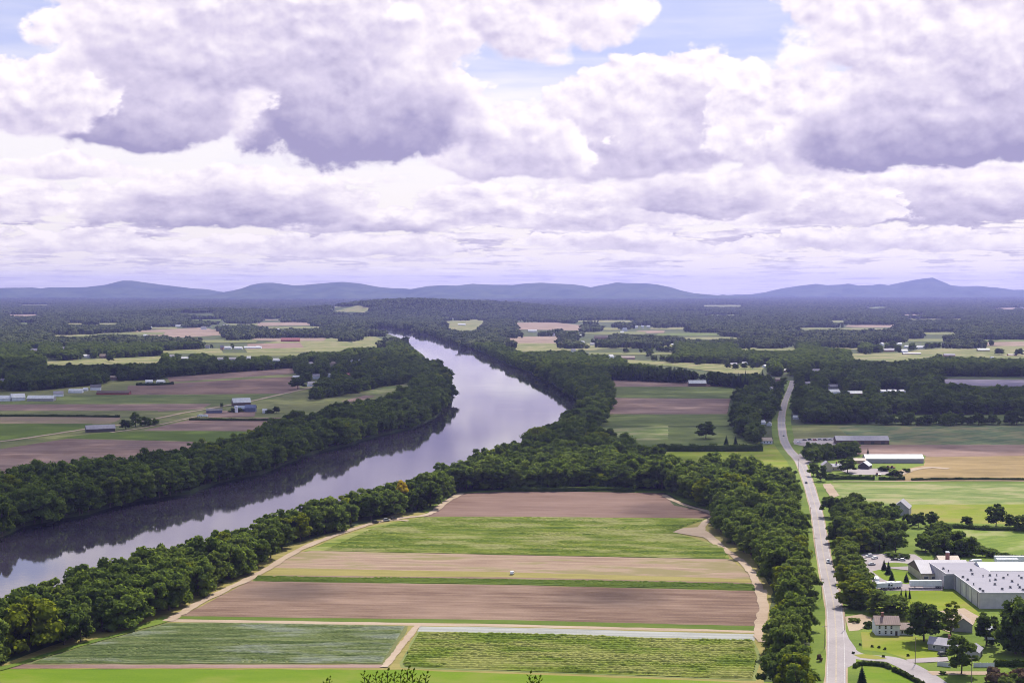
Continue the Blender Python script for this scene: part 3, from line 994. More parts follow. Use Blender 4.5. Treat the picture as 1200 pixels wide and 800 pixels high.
# ------------------------------------------------------------------ tree prototypes
LEAF = [foliage('dark leaves', (0.032, 0.053, 0.016), (0.056, 0.082, 0.021), (0.125, 0.17, 0.04), 0.46),
        foliage('green leaves', (0.050, 0.078, 0.017), (0.082, 0.115, 0.026), (0.165, 0.22, 0.046), 0.46),
        foliage('olive leaves', (0.062, 0.088, 0.022), (0.090, 0.118, 0.028), (0.205, 0.26, 0.06), 0.46),
        foliage('yellow-green leaves', (0.095, 0.125, 0.012), (0.135, 0.16, 0.014), (0.24, 0.27, 0.03), 0.46),
        foliage('yellow leaves', (0.44, 0.29, 0.012), (0.50, 0.33, 0.012), (0.6, 0.45, 0.04), 0.4),
        foliage('reddish leaves', (0.11, 0.07, 0.05), (0.15, 0.088, 0.06), (0.18, 0.14, 0.09)),
        foliage('needles', (0.014, 0.028, 0.015), (0.022, 0.040, 0.019), (0.06, 0.08, 0.038), 0.15),
        foliage('hedge leaves', (0.028, 0.048, 0.012), (0.044, 0.07, 0.016), (0.10, 0.125, 0.03))]
BARK = plain('bark', (0.10, 0.075, 0.055), 0.9, 0.3, 1.5)

ico = {}


def icos(sub):
    if sub not in ico:
        bm = bmesh.new()
        bmesh.ops.create_icosphere(bm, subdivisions=sub, radius=1.0)
        ico[sub] = (np.array([v.co[:] for v in bm.verts]), [tuple(v.index for v in f.verts) for f in bm.faces])
        bm.free()
    return ico[sub]


def unit(n, g, zmin=-1.0):
    v = g.normal(size=(n * 3 + 12, 3))
    v /= np.linalg.norm(v, axis=1)[:, None]
    v = v[v[:, 2] > zmin]
    return v[:n]


def leaf_cards(c, nrm, size, g):
    """irregular leaf-spray faces at points c, roughly facing nrm"""
    n = len(c)
    r = nrm + g.normal(0, 0.55, (n, 3))
    r /= np.linalg.norm(r, axis=1)[:, None]
    u = np.cross(r, g.normal(size=(n, 3)))
    u /= np.linalg.norm(u, axis=1)[:, None] + 1e-9
    w = np.cross(r, u)
    s = size[:, None]
    k = [(-0.9, -0.3), (-0.1, -0.8), (0.9, -0.2), (0.5, 0.7), (-0.5, 0.8)]
    P5 = [c + u * s * (a * g.uniform(0.7, 1.25, (n, 1))) + w * s * (b * g.uniform(0.7, 1.25, (n, 1))) for a, b in k]
    return np.stack(P5, 1).reshape(-1, 3)


def crown_mesh(name, seed, h, rad, base, mat, nl=30, shape='round', ragged=0.0, cards=62):
    """crown of many leafy lobes: h total height, rad crown radius, base height of lowest leaves"""
    g = np.random.default_rng(seed)
    vs, fs, k = [], [], 0
    cz, hz = (h + base) / 2, (h - base) / 2
    sv, sf = icos(1)
    for i in range(nl):
        d = unit(1, g, -0.75)[0]
        rr = g.uniform(0.30, 0.84) ** 0.7
        ez = d[2] * rr * hz
        zz = (ez + hz) / (2 * hz)
        ez -= 0.06 * h * (zz < 0.5)
        env = {'round': math.sqrt(max(0.05, 1 - (zz * 2 - 0.9) ** 2)), 'broad': min(1.0, 1.25 * math.sqrt(max(0.03, 1 - (zz * 1.5 - 0.45) ** 2))),
               'tall': 0.45 + 0.55 * math.sin(PI * min(1, zz * 0.9 + 0.12)), 'ragged': 0.5 + 0.5 * math.sin(PI * (zz * 0.85 + 0.1))}[shape]
        lr = rad * g.uniform(0.24, 0.42) * (1.15 - 0.45 * zz)
        dd = d[:2] / (np.linalg.norm(d[:2]) + 1e-6)
        c = np.array([dd[0] * rad * env * rr, dd[1] * rad * env * rr, cz + ez]) + g.normal(0, 0.12 * rad + ragged, 3) * np.array([1, 1, 0.6])
        sc = np.array([lr * g.uniform(0.85, 1.2), lr * g.uniform(0.85, 1.2), lr * g.uniform(0.65, 0.95)])
        c[2] = min(c[2], h - sc[2] * 0.9)
        jit = 1 + g.uniform(-0.22, 0.16, (len(sv), 1))
        V_ = sv * sc * 0.84 * jit + c
        vs.append(V_)
        fs += [(a + k, b + k, e + k) for a, b, e in sf]
        k += len(V_)
        un = unit(cards, g, -0.45)
        pc = un * sc * g.uniform(0.84, 1.16, (len(un), 1)) + c
        q = leaf_cards(pc, un + np.array([0, 0, 0.25]), g.uniform(0.32, 0.78, len(un)) * (0.6 + 0.06 * rad), g)
        vs.append(q)
        fs += [tuple(range(k + 5 * j, k + 5 * j + 5)) for j in range(len(un))]
        k += len(q)
    return mesh_np(name, np.concatenate(vs), fs, [mat], True)


def conifer_mesh(name, seed, h, rad, base, mat, tiers=12):
    g = np.random.default_rng(seed)
    vs, fs, k = [], [], 0
    n = 10
    ring = [(math.cos(2 * PI * i / n), math.sin(2 * PI * i / n)) for i in range(n)]
    core = [(x * rad * 0.5, y * rad * 0.5, base) for x, y in ring] + [(0, 0, h * 0.93)]
    vs.append(np.array(core))
    fs += [(i, (i + 1) % n, n) for i in range(n)]
    k += n + 1
    for t_ in range(tiers):
        u = t_ / (tiers - 1)
        z = base + (h - base) * (u ** 0.92) * 0.97
        r = rad * (1 - u) ** 0.85 + 0.12
        m = int(18 - 9 * u)
        a0 = g.uniform(0, 6)
        for j in range(m):
            a = a0 + 2 * PI * (j + g.uniform(-0.3, 0.3)) / m
            rl = r * g.uniform(0.75, 1.15)
            wd = rl * 0.34 + 0.16
            ca, sa = math.cos(a), math.sin(a)
            drop = rl * g.uniform(0.15, 0.45)
            pts = [(ca * rl * 0.1, sa * rl * 0.1, z + 0.5), (ca * rl * 0.6 - sa * wd, sa * rl * 0.6 + ca * wd, z - drop * 0.4),
                   (ca * rl, sa * rl, z - drop), (ca * rl * 0.6 + sa * wd, sa * rl * 0.6 - ca * wd, z - drop * 0.4)]
            vs.append(np.array(pts))
            fs += [(k, k + 1, k + 2), (k, k + 2, k + 3)]
            k += 4
    return mesh_np(name, np.concatenate(vs), fs, [mat])


def trunk_mesh(name, seed, h, base, rad, limbs=5):
    g = np.random.default_rng(seed)
    mb = MB()
    r0 = 0.016 * h + 0.06
    pts = [Vector((0, 0, -0.3)), Vector((g.normal(0, 0.1), g.normal(0, 0.1), base * 0.5 + 0.5)), Vector((g.normal(0, 0.3), g.normal(0, 0.3), h * 0.45)), Vector((g.normal(0, 0.5), g.normal(0, 0.5), h * 0.8))]
    rr = [r0 * 1.35, r0, r0 * 0.7, r0 * 0.2]
    for a, b, p, q in zip(pts[:-1], pts[1:], rr[:-1], rr[1:]):
        mb.tube(a, b, p, q, 8)
    for i in range(limbs):
        a = 2 * PI * i / limbs + g.uniform(-0.3, 0.3)
        s = pts[1].lerp(pts[2], g.uniform(0.1, 0.9))
        e = s + Vector((math.cos(a) * rad * 0.65, math.sin(a) * rad * 0.65, (h - base) * g.uniform(0.2, 0.4)))
        mb.tube(s, e, r0 * 0.5, r0 * 0.1, 6)
    return mb.mesh(name, BARK)


TW = ['dark green', 'mid green', 'olive', 'yellow-green', 'golden yellow', 'reddish', 'very dark green', 'dark green']
SHAPES = [('round', 'round-topped'), ('broad', 'broad'), ('tall', 'tall narrow'), ('ragged', 'ragged')]
DIM = {'round': (17.0, 5.8, 0.0), 'broad': (16.0, 7.0, 0.2), 'tall': (20.0, 4.8, 0.3), 'ragged': (18.0, 5.6, 0.0)}
CROWNS, TRUNKS = {}, {}
sd = 100
for sh, _ in SHAPES:
    h, r, b = DIM[sh]
    for ti in (0, 1, 2, 3):
        if ti == 3 and sh == 'ragged':
            continue
        sd += 1
        CROWNS[(sh, ti)] = crown_mesh('crown', sd, h, r, b, LEAF[ti], 36 if sh != 'broad' else 40, sh, 0.5 if sh == 'ragged' else 0.0)
    TRUNKS[sh] = trunk_mesh('trunk', sd + 50, h, b, r)
CROWNS[('round', 4)] = crown_mesh('crown', 301, 15, 4.2, 2, LEAF[4], 24, 'round')
CROWNS[('round', 5)] = crown_mesh('crown', 302, 9, 4.6, 1.2, LEAF[5], 24, 'round')
CROWNS[('conifer', 6)] = conifer_mesh('crown', 310, 13.0, 4.3, 0.3, LEAF[6])
CROWNS[('pine', 6)] = conifer_mesh('crown', 311, 20.0, 4.2, 2.5, LEAF[6], 14)
CROWNS[('column', 6)] = conifer_mesh('crown', 312, 6.0, 1.15, 0.1, LEAF[6], 12)
CROWNS[('shrub', 7)] = crown_mesh('crown', 320, 3.0, 2.2, 0.0, LEAF[7], 14, 'round', 0, 40)
CROWNS[('shrub', 1)] = crown_mesh('crown', 321, 3.4, 2.4, 0.0, LEAF[1], 14, 'broad', 0.2, 40)
CROWNS[('shrub', 5)] = crown_mesh('crown', 322, 3.2, 2.4, 0.0, LEAF[5], 14, 'broad', 0.2, 40)
CROWNS[('shrub', 2)] = crown_mesh('crown', 323, 2.8, 2.6, 0.0, LEAF[2], 14, 'broad', 0.2, 40)
TRUNKS['conifer'] = trunk_mesh('trunk', 410, 13, 0.6, 1.0, 0)
TRUNKS['pine'] = trunk_mesh('trunk', 411, 20, 2.5, 1.0, 0)
TRUNKS['column'] = trunk_mesh('trunk', 412, 4, 0.3, 0.3, 0)
TRUNKS['shrub'] = trunk_mesh('trunk', 413, 2.2, 0.1, 1.6, 6)
DIM.update({'conifer': (13.0, 3.4, 0.6), 'pine': (20.0, 4.2, 2.5), 'column': (6.0, 0.9, 0.1), 'shrub': (3.0, 2.3, 0.0)})


def plant(name, x, y, z, shape, tint, s, rz, label, cat, group=None, sx=1.0):
    e = empty(name, (x, y, z), rz, label, cat, group)
    e.scale = (s * sx, s * sx, s)
    link_obj('crown', CROWNS[(shape, tint)], e)
    link_obj('trunk', TRUNKS[shape], e)
    return e


# single trees that stand out: px, py(base), height px, shape, tint, name, label, width factor
SINGLES = [
    (471, 597, 42, 'round', 4, 'broadleaf_tree', 'golden yellow tree among the dark riverside trees', 0.75),
    (35, 762, 66, 'broad', 3, 'broadleaf_tree', 'large yellow-green tree at the lower left end of the riverside belt', 1.05),
    (352, 634, 36, 'round', 3, 'broadleaf_tree', 'light yellow-green tree halfway along the riverside belt', 0.9),
    (262, 660, 40, 'round', 3, 'broadleaf_tree', 'pale green tree on the riverside above the ploughed field', 0.9),
    (827, 514, 22, 'round', 0, 'broadleaf_tree', 'dark round tree standing alone in the central green field', 1.35),
    (1083, 751, 52, 'round', 0, 'broadleaf_tree', 'big dense dark tree right of the white farmhouse', 1.12),
    (1114, 744, 42, 'tall', 3, 'broadleaf_tree', 'light yellow-green tree with bare trunk right of the farmhouse', 1.15),
    (1042, 722, 30, 'broad', 2, 'broadleaf_tree', 'wide low olive tree behind the white farmhouse', 1.75),
    (1127, 790, 50, 'ragged', 1, 'broadleaf_tree', 'tall grey-green tree in front of the white picket fence', 1.0),
    (1156, 756, 44, 'tall', 0, 'broadleaf_tree', 'dark tree left of the small white house', 1.25),
    (1190, 766, 76, 'ragged', 0, 'broadleaf_tree', 'tallest tree at the right edge before the flat-roofed factory', 0.95),
    (1167, 617, 29, 'round', 0, 'broadleaf_tree', 'big dark tree at the edge of the bright meadow', 1.1),
    (1184, 619, 19, 'round', 0, 'broadleaf_tree', 'smaller dark tree right of the big meadow tree', 1.0),
    (1196, 622, 22, 'round', 1, 'broadleaf_tree', 'dark tree at the far right end of the meadow hedge', 1.0),
    (1133, 617, 13, 'broad', 0, 'broadleaf_tree', 'low bushy tree left of the big meadow tree', 1.2),
    (962, 564, 22, 'tall', 0, 'broadleaf_tree', 'dark upright tree by the road in front of the beige house', 1.2),
    (953, 558, 18, 'round', 1, 'broadleaf_tree', 'smaller green tree beside the dark upright roadside tree', 1.0),
    (993, 554, 20, 'round', 0, 'broadleaf_tree', 'round dark tree between the beige house and the greenhouse', 1.4),
    (1017, 536, 12, 'pine', 6, 'conifer_tree', 'small pointed conifer behind the left end of the greenhouse', 1.1),
    (974, 606, 26, 'broad', 0, 'broadleaf_tree', 'dark tree overhanging the road from the right wood', 1.1),
    (1003, 600, 26, 'round', 0, 'broadleaf_tree', 'dark round tree standing above the right roadside wood', 1.1),
    (1046, 612, 24, 'round', 0, 'broadleaf_tree', 'dark tree in front of the grey barn gable', 1.2),
    (1076, 618, 20, 'round', 0, 'broadleaf_tree', 'round dark tree right of the grey barn', 1.1),
    (1092, 616, 18, 'round', 0, 'broadleaf_tree', 'second dark tree right of the grey barn', 1.2),
    (349, 456, 17, 'round', 0, 'broadleaf_tree', 'dark round tree left of the white village house', 1.5),
    (381, 461, 17, 'broad', 1, 'broadleaf_tree', 'large bushy tree where the farm road meets the village', 1.7),
    (159, 500, 20, 'tall', 1, 'broadleaf_tree', 'tallest tree of the clump right of the dark barn', 1.3),
    (147, 503, 13, 'round', 0, 'broadleaf_tree', 'dark low tree at the left of the barn clump', 1.3),
    (171, 499, 11, 'broad', 1, 'broadleaf_tree', 'bushy tree right of the tallest barn clump tree', 1.3),
    (182, 498, 8, 'broad', 2, 'broadleaf_tree', 'lowest tree at the right end of the barn clump', 1.3),
    (90, 561, 26, 'round', 0, 'broadleaf_tree', 'dark tree rising above the far bank trees at the left', 1.0),
    (324, 484, 9, 'round', 0, 'broadleaf_tree', 'round tree right of the blue-roofed farm sheds', 1.2),
    (260, 478, 7, 'tall', 0, 'broadleaf_tree', 'small dark tree left of the white-roofed farm barn', 1.2),
    (853, 432, 8, 'round', 0, 'broadleaf_tree', 'first small round tree in the yellow-green far meadow', 1.2),
    (862, 433, 8, 'round', 0, 'broadleaf_tree', 'second small round tree in the yellow-green far meadow', 1.4),
    (872, 432, 8, 'round', 0, 'broadleaf_tree', 'third small round tree in the yellow-green far meadow', 1.4),
    (882, 432, 6, 'round', 0, 'broadleaf_tree', 'fourth and smallest round tree in the far meadow', 1.2),
    (1171, 416, 9, 'round', 0, 'broadleaf_tree', 'round dark tree in the wide sunlit meadow at the right', 1.7),
    (1194, 417, 10, 'round', 0, 'broadleaf_tree', 'dark tree near the right edge of the sunlit meadow', 1.3),
    (960, 775, 18, 'round', 5, 'broadleaf_tree', 'small reddish tree at the edge of the roadside wood', 0.6),
    # conifers round the factory and houses
    (1036, 668, 14, 'conifer', 6, 'conifer_tree', 'dark pointed conifer, leftmost on the office lawn', 1.0),
    (1041, 673, 17, 'conifer', 6, 'conifer_tree', 'tall pointed conifer second from left on the office lawn', 1.0),
    (1045, 681, 14, 'conifer', 6, 'conifer_tree', 'dark conifer at the front of the office lawn', 1.05),
    (1062, 682, 12, 'conifer', 6, 'conifer_tree', 'broad conifer in front of the office wall', 1.1),
    (1010, 801, 24, 'conifer', 6, 'conifer_tree', 'pointed conifer inside the curved hedge', 0.95),
    (851, 521, 12, 'conifer', 6, 'conifer_tree', 'left one of two dark conifers behind the field hedge', 1.0),
    (862, 521, 11, 'conifer', 6, 'conifer_tree', 'right one of two dark conifers behind the field hedge', 1.0),
    (1127, 768, 14, 'conifer', 6, 'conifer_tree', 'small dark conifer behind the grey bungalow', 0.9),
]
for i, x in enumerate([1019, 1023.5, 1028, 1032.5, 1037, 1056, 1061.5, 1066]):
    w = ['first', 'second', 'third', 'fourth', 'fifth', 'sixth', 'seventh', 'last'][i]
    SINGLES.append((x, 701, 11, 'column', 6, 'column_conifer', '%s narrow columnar conifer from the left in the yard row' % w, 1.0))
SHRUBS = [
    (1018, 735, 7, 7, 'round dark shrub on the farmhouse lawn corner', 1.3), (1030, 728, 5, 1, 'green shrub by the farmhouse gable end', 1.2), (1001, 729, 6, 2, 'pale yellowish shrub beside the gravel drive', 1.3),
    (1172, 799, 16, 5, 'grey-red bush at the lower right corner', 1.1), (1190, 800, 17, 5, 'grey-red bush at the far lower right edge', 1.2), (1182, 803, 14, 2, 'olive bush between the two grey-red bushes', 1.2),
    (1105, 790, 4, 7, 'low green shrub left of the drive below the fence', 1.5), (1178, 780, 4, 1, 'small green shrub before the dark hedge', 1.4), (1186, 781, 4, 7, 'small dark shrub before the dark hedge', 1.4),
    (1046, 653, 5, 1, 'low shrub on the car park edge', 2.2), (1060, 654, 5, 7, 'dark low shrub at the office end of the car park', 1.8),
    (1008, 756, 2.4, 7, 'leftmost tiny dark shrub on the farmhouse lawn', 0.8), (1022, 758, 2.6, 7, 'second tiny dark shrub on the farmhouse lawn', 0.8), (1030, 759, 2.6, 7, 'third tiny dark shrub on the farmhouse lawn', 0.8),
    (1037, 761, 2.8, 7, 'fourth tiny dark shrub on the farmhouse lawn', 0.8), (1064, 768.5, 2.6, 7, 'tiny dark shrub near the utility pole', 0.8),
    (1000, 766, 3, 7, 'small dark bush at the left tip of the road island', 0.9), (1035, 770, 3, 7, 'small dark bush at the right tip of the road island', 0.9),
    (1118, 649, 14, 1, 'big dark bush behind the office roof', 2.0), (1110, 650, 12, 7, 'dark bush beside the big bush behind the office', 1.6), (1155, 648, 7, 2, 'dull green bush at the hay field edge', 1.6), (1160, 652, 8, 1, 'green bush behind the long white trailers', 1.8),
    (1063, 553, 4, 1, 'green bush right of the red implements', 1.6), (1050, 557, 6, 7, 'dark bush at the corner of the farmyard', 2.0), (1036, 552, 5, 1, 'low bush before the white gabled shed', 2.0), (975, 560, 5, 7, 'dark bush along the farm lane', 2.4),
    (315, 484, 4, 7, 'small bush beside the round farm tree', 1.6), (277, 483, 5, 7, 'dark bush beside the blue farm sheds', 2.0), (345, 488, 4, 7, 'dark bush at the river end of the farm fields', 2.6),
]
N_SINGLE = len(SINGLES)
VIS_RECTS = []       # (x0, y0, x1, y1): building fronts that must stay in view; trees nearer than y1 keep clear

# ------------------------------------------------------------------ buildings
W_WHITE = ribbed('white clapboard', (0.76, 0.77, 0.82), 0.35, 2, 0.88)
W_CREAM = ribbed('cream clapboard', (0.52, 0.45, 0.33), 0.35, 2, 0.88)
W_GREY = ribbed('grey siding', (0.36, 0.34, 0.35), 0.4, 0, 0.8)
W_BROWN = ribbed('brown boards', (0.15, 0.10, 0.08), 0.5, 0, 0.7)
W_RED = ribbed('red boards', (0.30, 0.07, 0.06), 0.5, 0, 0.75)
W_PINK = plain('brick wall', (0.42, 0.26, 0.22), 0.85, 0.2, 0.5)
W_BLUE = ribbed('blue sheeting', (0.11, 0.13, 0.23), 0.6, 0, 0.8)
W_DARK = ribbed('weathered dark boards', (0.10, 0.085, 0.085), 0.5, 0, 0.7)
R_GREY = ribbed('grey shingles', (0.30, 0.28, 0.29), 0.9, 0, 0.85)
R_DARK = ribbed('dark shingles', (0.13, 0.12, 0.135), 0.9, 0, 0.85)
R_WHITE = ribbed('white metal roof', (0.62, 0.61, 0.61), 1.1, 0, 0.9)
R_LILAC = ribbed('weathered metal roof', (0.30, 0.275, 0.31), 1.0, 0, 0.85)
R_RED = ribbed('red metal roof', (0.58, 0.22, 0.20), 1.0, 0, 0.85)
R_TAN = ribbed('tan shingles', (0.36, 0.27, 0.20), 0.9, 0, 0.85)
R_RUST = ribbed('worn brown shingles', (0.27, 0.18, 0.15), 0.9, 0, 0.7)
R_BLUE = ribbed('blue metal roof', (0.25, 0.29, 0.38), 1.0, 0, 0.85)
GLASS = plain('window glass', (0.03, 0.035, 0.045), 0.15, 0.1, 1, 0.5)
TRIM = plain('white trim', (0.75, 0.74, 0.72), 0.6, 0.05)
DOORM = plain('dark door', (0.07, 0.06, 0.06), 0.6)
BRICK = plain('chimney brick', (0.28, 0.13, 0.10), 0.9, 0.25, 3)


def gable(name, label, cat, px, py, W, D, He, Hr, rot=0, wall=None, roof=None, wins=(), door=None, chim=None, group=None, vis=True, at=None, over=0.4, trim=None):
    """gabled building: ridge along its local x; py is where the near wall meets the ground"""
    p = Vector(at) if at is not None else P(px, py)
    off = (abs(math.sin(R(rot))) * W + abs(math.cos(R(rot))) * D) / 2
    c = Vector((p.x, p.y + (off if at is None else 0), 0.0))
    e = empty(name, c, R(rot), label, cat, group)
    MB().profx([(-D / 2, -0.3), (D / 2, -0.3), (D / 2, He - 0.05), (0, Hr - 0.05), (-D / 2, He - 0.05)], -W / 2, W / 2).build('wall', wall, e)
    sl = (Hr - He) / (D / 2)
    th = 0.28
    yo, zo = D / 2 + over, He - over * sl
    rf = MB().profx([(-yo, zo), (0, Hr), (yo, zo), (yo, zo + th), (0, Hr + th), (-yo, zo + th)], -W / 2 - over, W / 2 + over).build('roof', roof, e)
    for (wx, wz, ww, wh) in wins:
        o = MB().box(wx - ww / 2, wx + ww / 2, -D / 2 - 0.03, -D / 2 + 0.2, wz, wz + wh).build('window', GLASS, e)
        f = 0.11
        fm = MB()
        fm.box(wx - ww / 2 - f, wx - ww / 2 - 0.002, -D / 2 - 0.07, -D / 2 + 0.1, wz - f, wz + wh + f)
        fm.box(wx + ww / 2 + 0.002, wx + ww / 2 + f, -D / 2 - 0.07, -D / 2 + 0.1, wz - f, wz + wh + f)
        fm.box(wx - ww / 2, wx + ww / 2, -D / 2 - 0.07, -D / 2 + 0.1, wz - f, wz - 0.002)
        fm.box(wx - ww / 2, wx + ww / 2, -D / 2 - 0.07, -D / 2 + 0.1, wz + wh + 0.002, wz + wh + f)
        fm.box(wx - ww / 2, wx + ww / 2, -D / 2 - 0.06, -D / 2 - 0.031, wz + wh / 2 - 0.04, wz + wh / 2 + 0.04)
        fm.build('frame', TRIM, o)
    if door:
        dx, dw, dh = door
        MB().box(dx - dw / 2, dx + dw / 2, -D / 2 - 0.05, -D / 2 + 0.2, 0, dh).build('door', DOORM, e)
    if chim is not None:
        MB().box(chim - 0.5, chim + 0.5, -0.45, 0.45, Hr - 0.8, Hr + 1.5).box(chim - 0.6, chim + 0.6, -0.55, 0.55, Hr + 1.502, Hr + 1.75).build('chimney', BRICK, rf)
    if vis:
        hw = (abs(math.cos(R(rot))) * W + abs(math.sin(R(rot))) * D) / 2 / mpp(py)
        VIS_RECTS.append((px - hw, py - Hr / mpp(py) - 1, px + hw, py))
    return e


# --- houses round the junction
fh = gable('farmhouse', 'white two-storey farmhouse with six front windows and worn brown roof', 'house', 1041, 744.5, 10.6, 8.0, 5.0, 7.8, -3, W_WHITE, R_RUST,
           [(-3.6, 3.1, 0.8, 1.35), (-0.9, 3.1, 0.8, 1.35), (1.6, 3.1, 0.8, 1.35), (-3.6, 0.8, 0.8, 1.35), (-0.9, 0.8, 0.8, 1.35), (1.6, 0.8, 0.8, 1.35)], (3.8, 1.0, 2.1), -1.6)
ann = MB().profx([(-3.2, -0.3), (3.2, -0.3), (3.2, 2.7), (0, 4.7), (-3.2, 2.7)], 5.31, 11.4).build('wall', W_WHITE, fh)
MB().profx([(-3.7, 2.5), (0, 4.78), (3.7, 2.5), (3.7, 2.75), (0, 5.03), (-3.7, 2.75)], 5.31, 11.8).build('roof', R_RUST, fh)
for wx in (6.6, 8.4, 10.2):
    w_ = MB().box(wx - 0.4, wx + 0.4, -3.24, -3.0, 0.9, 2.1).build('window', GLASS, fh)
    MB().box(wx - 0.5, wx + 0.5, -3.28, -3.1, 0.78, 0.898).box(wx - 0.5, wx + 0.5, -3.28, -3.1, 2.102, 2.2).box(wx - 0.5, wx - 0.402, -3.28, -3.1, 0.9, 2.1).box(wx + 0.402, wx + 0.5, -3.28, -3.1, 0.9, 2.1).build('frame', TRIM, w_)
gable('house', 'brown-roofed house between the trees behind the grey bungalow', 'house', 1132, 741, 10, 8, 3.4, 6.2, 78, W_GREY, R_TAN, [(-2, 1, 0.9, 1.2), (2, 1, 0.9, 1.2)], None, None)
bg = gable('bungalow', 'low grey bungalow with lilac roof beside the drive', 'house', 1112, 765, 12, 8, 2.7, 4.8, -28, W_GREY, R_LILAC, [(-3.5, 1.0, 1.1, 1.1), (0, 1.0, 1.1, 1.1), (3.2, 1.0, 1.1, 1.1)], (1.6, 0.95, 2.05), 2.0)
gable('garage', 'grey gabled garage right of the bungalow above the white fence', 'garage', 1146, 772, 9, 5.5, 2.6, 4.3, 62, W_GREY, R_LILAC, [(-2, 1.0, 0.9, 1.0)], (1.5, 2.4, 2.2))
gable('cottage', 'small white house in deep tree shade at the right', 'house', 1173, 752, 9, 6, 3.0, 5.2, -38, W_WHITE, R_WHITE, [(-2.6, 1.1, 0.9, 1.2)], (1.2, 2.6, 2.3))
gable('cottage', 'white gabled shed end beside the small white house', 'house', 1181, 748, 6, 5, 3.6, 6.2, 65, W_WHITE, R_GREY, [], None)

# --- factory with flat roof
A_, B_, C_, D_ = P(1148, 713), P(1118, 690), P(1105, 690), P(1096, 681)
FW = empty('factory', (A_.x, A_.y, 0), 0, 'big flat-roofed grey factory with many dark roof vents', 'factory')
HF = 7.6
fx = [(0, 0), (78, 0), (78, B_.y - A_.y + 6), (22, B_.y - A_.y + 6), (22, D_.y - A_.y + 14), (D_.x - A_.x, D_.y - A_.y + 14), (D_.x - A_.x, C_.y - A_.y), (B_.x - A_.x - 0.0, B_.y - A_.y)]
fx = [(q[0], q[1]) for q in fx]
M_PANEL = ribbed('factory wall panels', (0.50, 0.47, 0.46), 0.6, 1, 0.86)
M_PANELF = ribbed('factory front panels', (0.50, 0.47, 0.46), 0.6, 0, 0.86)
M_FROOF = field('grey roof membrane', (0.25, 0.235, 0.26), (0.34, 0.32, 0.35), 0, 3, 0.15, 0.3, bump=0.0)
MB().prism(fx, -0.3, HF - 0.02).build('wall', M_PANELF, FW)
ins = [(x + (0.35 if x < 40 else -0.35), y) for x, y in fx]
MB().prism(fx, HF, HF + 0.3).build('roof', M_FROOF, FW)
ed = MB()
for i in range(len(fx)):
    a, b = Vector(fx[i]), Vector(fx[(i + 1) % len(fx)])
    d = (b - a).normalized()
    n = Vector((d.y, -d.x))
    q = [a + n * 0.12 - d * 0.1, b + n * 0.12 + d * 0.1, b - n * 0.3, a - n * 0.3]
    ed.prism([(v.x, v.y) for v in q], HF - 0.35, HF + 0.34 + 0.003 * i)
ed.build('roof_edge', plain('pale metal edge', (0.42, 0.40, 0.41), 0.5, 0.08), FW)
L0, L1 = Vector(fx[0]), Vector(fx[7])
for k in range(5):
    q = L1.lerp(L0, 0.06 + k * 0.215)
    MB().box(q.x - 0.14, q.x + 0.05, q.y - 0.16, q.y + 0.16, 0, HF - 0.4).build('downpipe', plain('dark pipe', (0.12, 0.11, 0.12), 0.5), FW)
bay = MB().box(C_.x - A_.x + 0.4, B_.x - A_.x - 0.3, C_.y - A_.y - 0.08, C_.y - A_.y + 0.2, 0.1, HF - 0.5).build('loading_door', plain('grey loading door', (0.30, 0.30, 0.32), 0.6, 0.1), FW)
skylt = plain('pale wall panel', (0.60, 0.57, 0.50), 0.6, 0.08)
for k, u in enumerate((0.36, 0.60)):
    q = L1.lerp(L0, u)
    r_ = L1.lerp(L0, u + 0.1)
    MB().prism([(q.x - 0.06, q.y), (r_.x - 0.06, r_.y), (r_.x + 0.1, r_.y), (q.x + 0.1, q.y)], 0.4, HF - 0.5).build('pale_panel', skylt, FW)
VENT = plain('dark roof vent', (0.045, 0.042, 0.05), 0.5, 0.1)
CURB = plain('pale vent curb', (0.5, 0.48, 0.48), 0.6, 0.1)
vent_px = [(1105.5, 666), (1111.5, 669), (1138, 668), (1139.5, 672.5), (1152, 675), (1128.5, 676), (1134, 679), (1141, 684.5), (1148.5, 690), (1152, 692.5), (1160, 680), (1166, 684.5), (1174.5, 690),
           (1168, 674), (1176, 677), (1186, 681), (1193, 685), (1195, 688), (1184, 688), (1181, 673.5), (1166.5, 679), (1197, 677), (1194, 674.5), (1199, 691), (1160, 674)]
for i, (x, y) in enumerate(vent_px):
    q = P(x, y + 0.6, HF + 0.3) - Vector((A_.x, A_.y, 0))
    if not inpoly([q.x], [q.y], fx)[0]:
        continue
    big = i % 3 != 1
    s = 0.75 if big else 0.42
    vb = MB().box(q.x - s * 0.8, q.x + s * 0.8, q.y - s * 0.8, q.y + s * 0.8, HF + 0.28, HF + 0.62).build('vent', CURB, FW)
    cap = MB().tube((q.x, q.y, HF + 0.62), (q.x, q.y, HF + 0.95), s * 0.55, s * 0.55, 10)
    cap.tube((q.x, q.y, HF + 0.952), (q.x, q.y, HF + 1.35), s * 1.05, s * 0.5, 10)
    cap.build('vent_cap', VENT, vb)
VIS_RECTS += [(1096, 664, 1210, 700), (1118, 690, 1160, 706), (1066, 654, 1140, 690), (1018, 668, 1066, 690), (1100, 692, 1146, 716)]

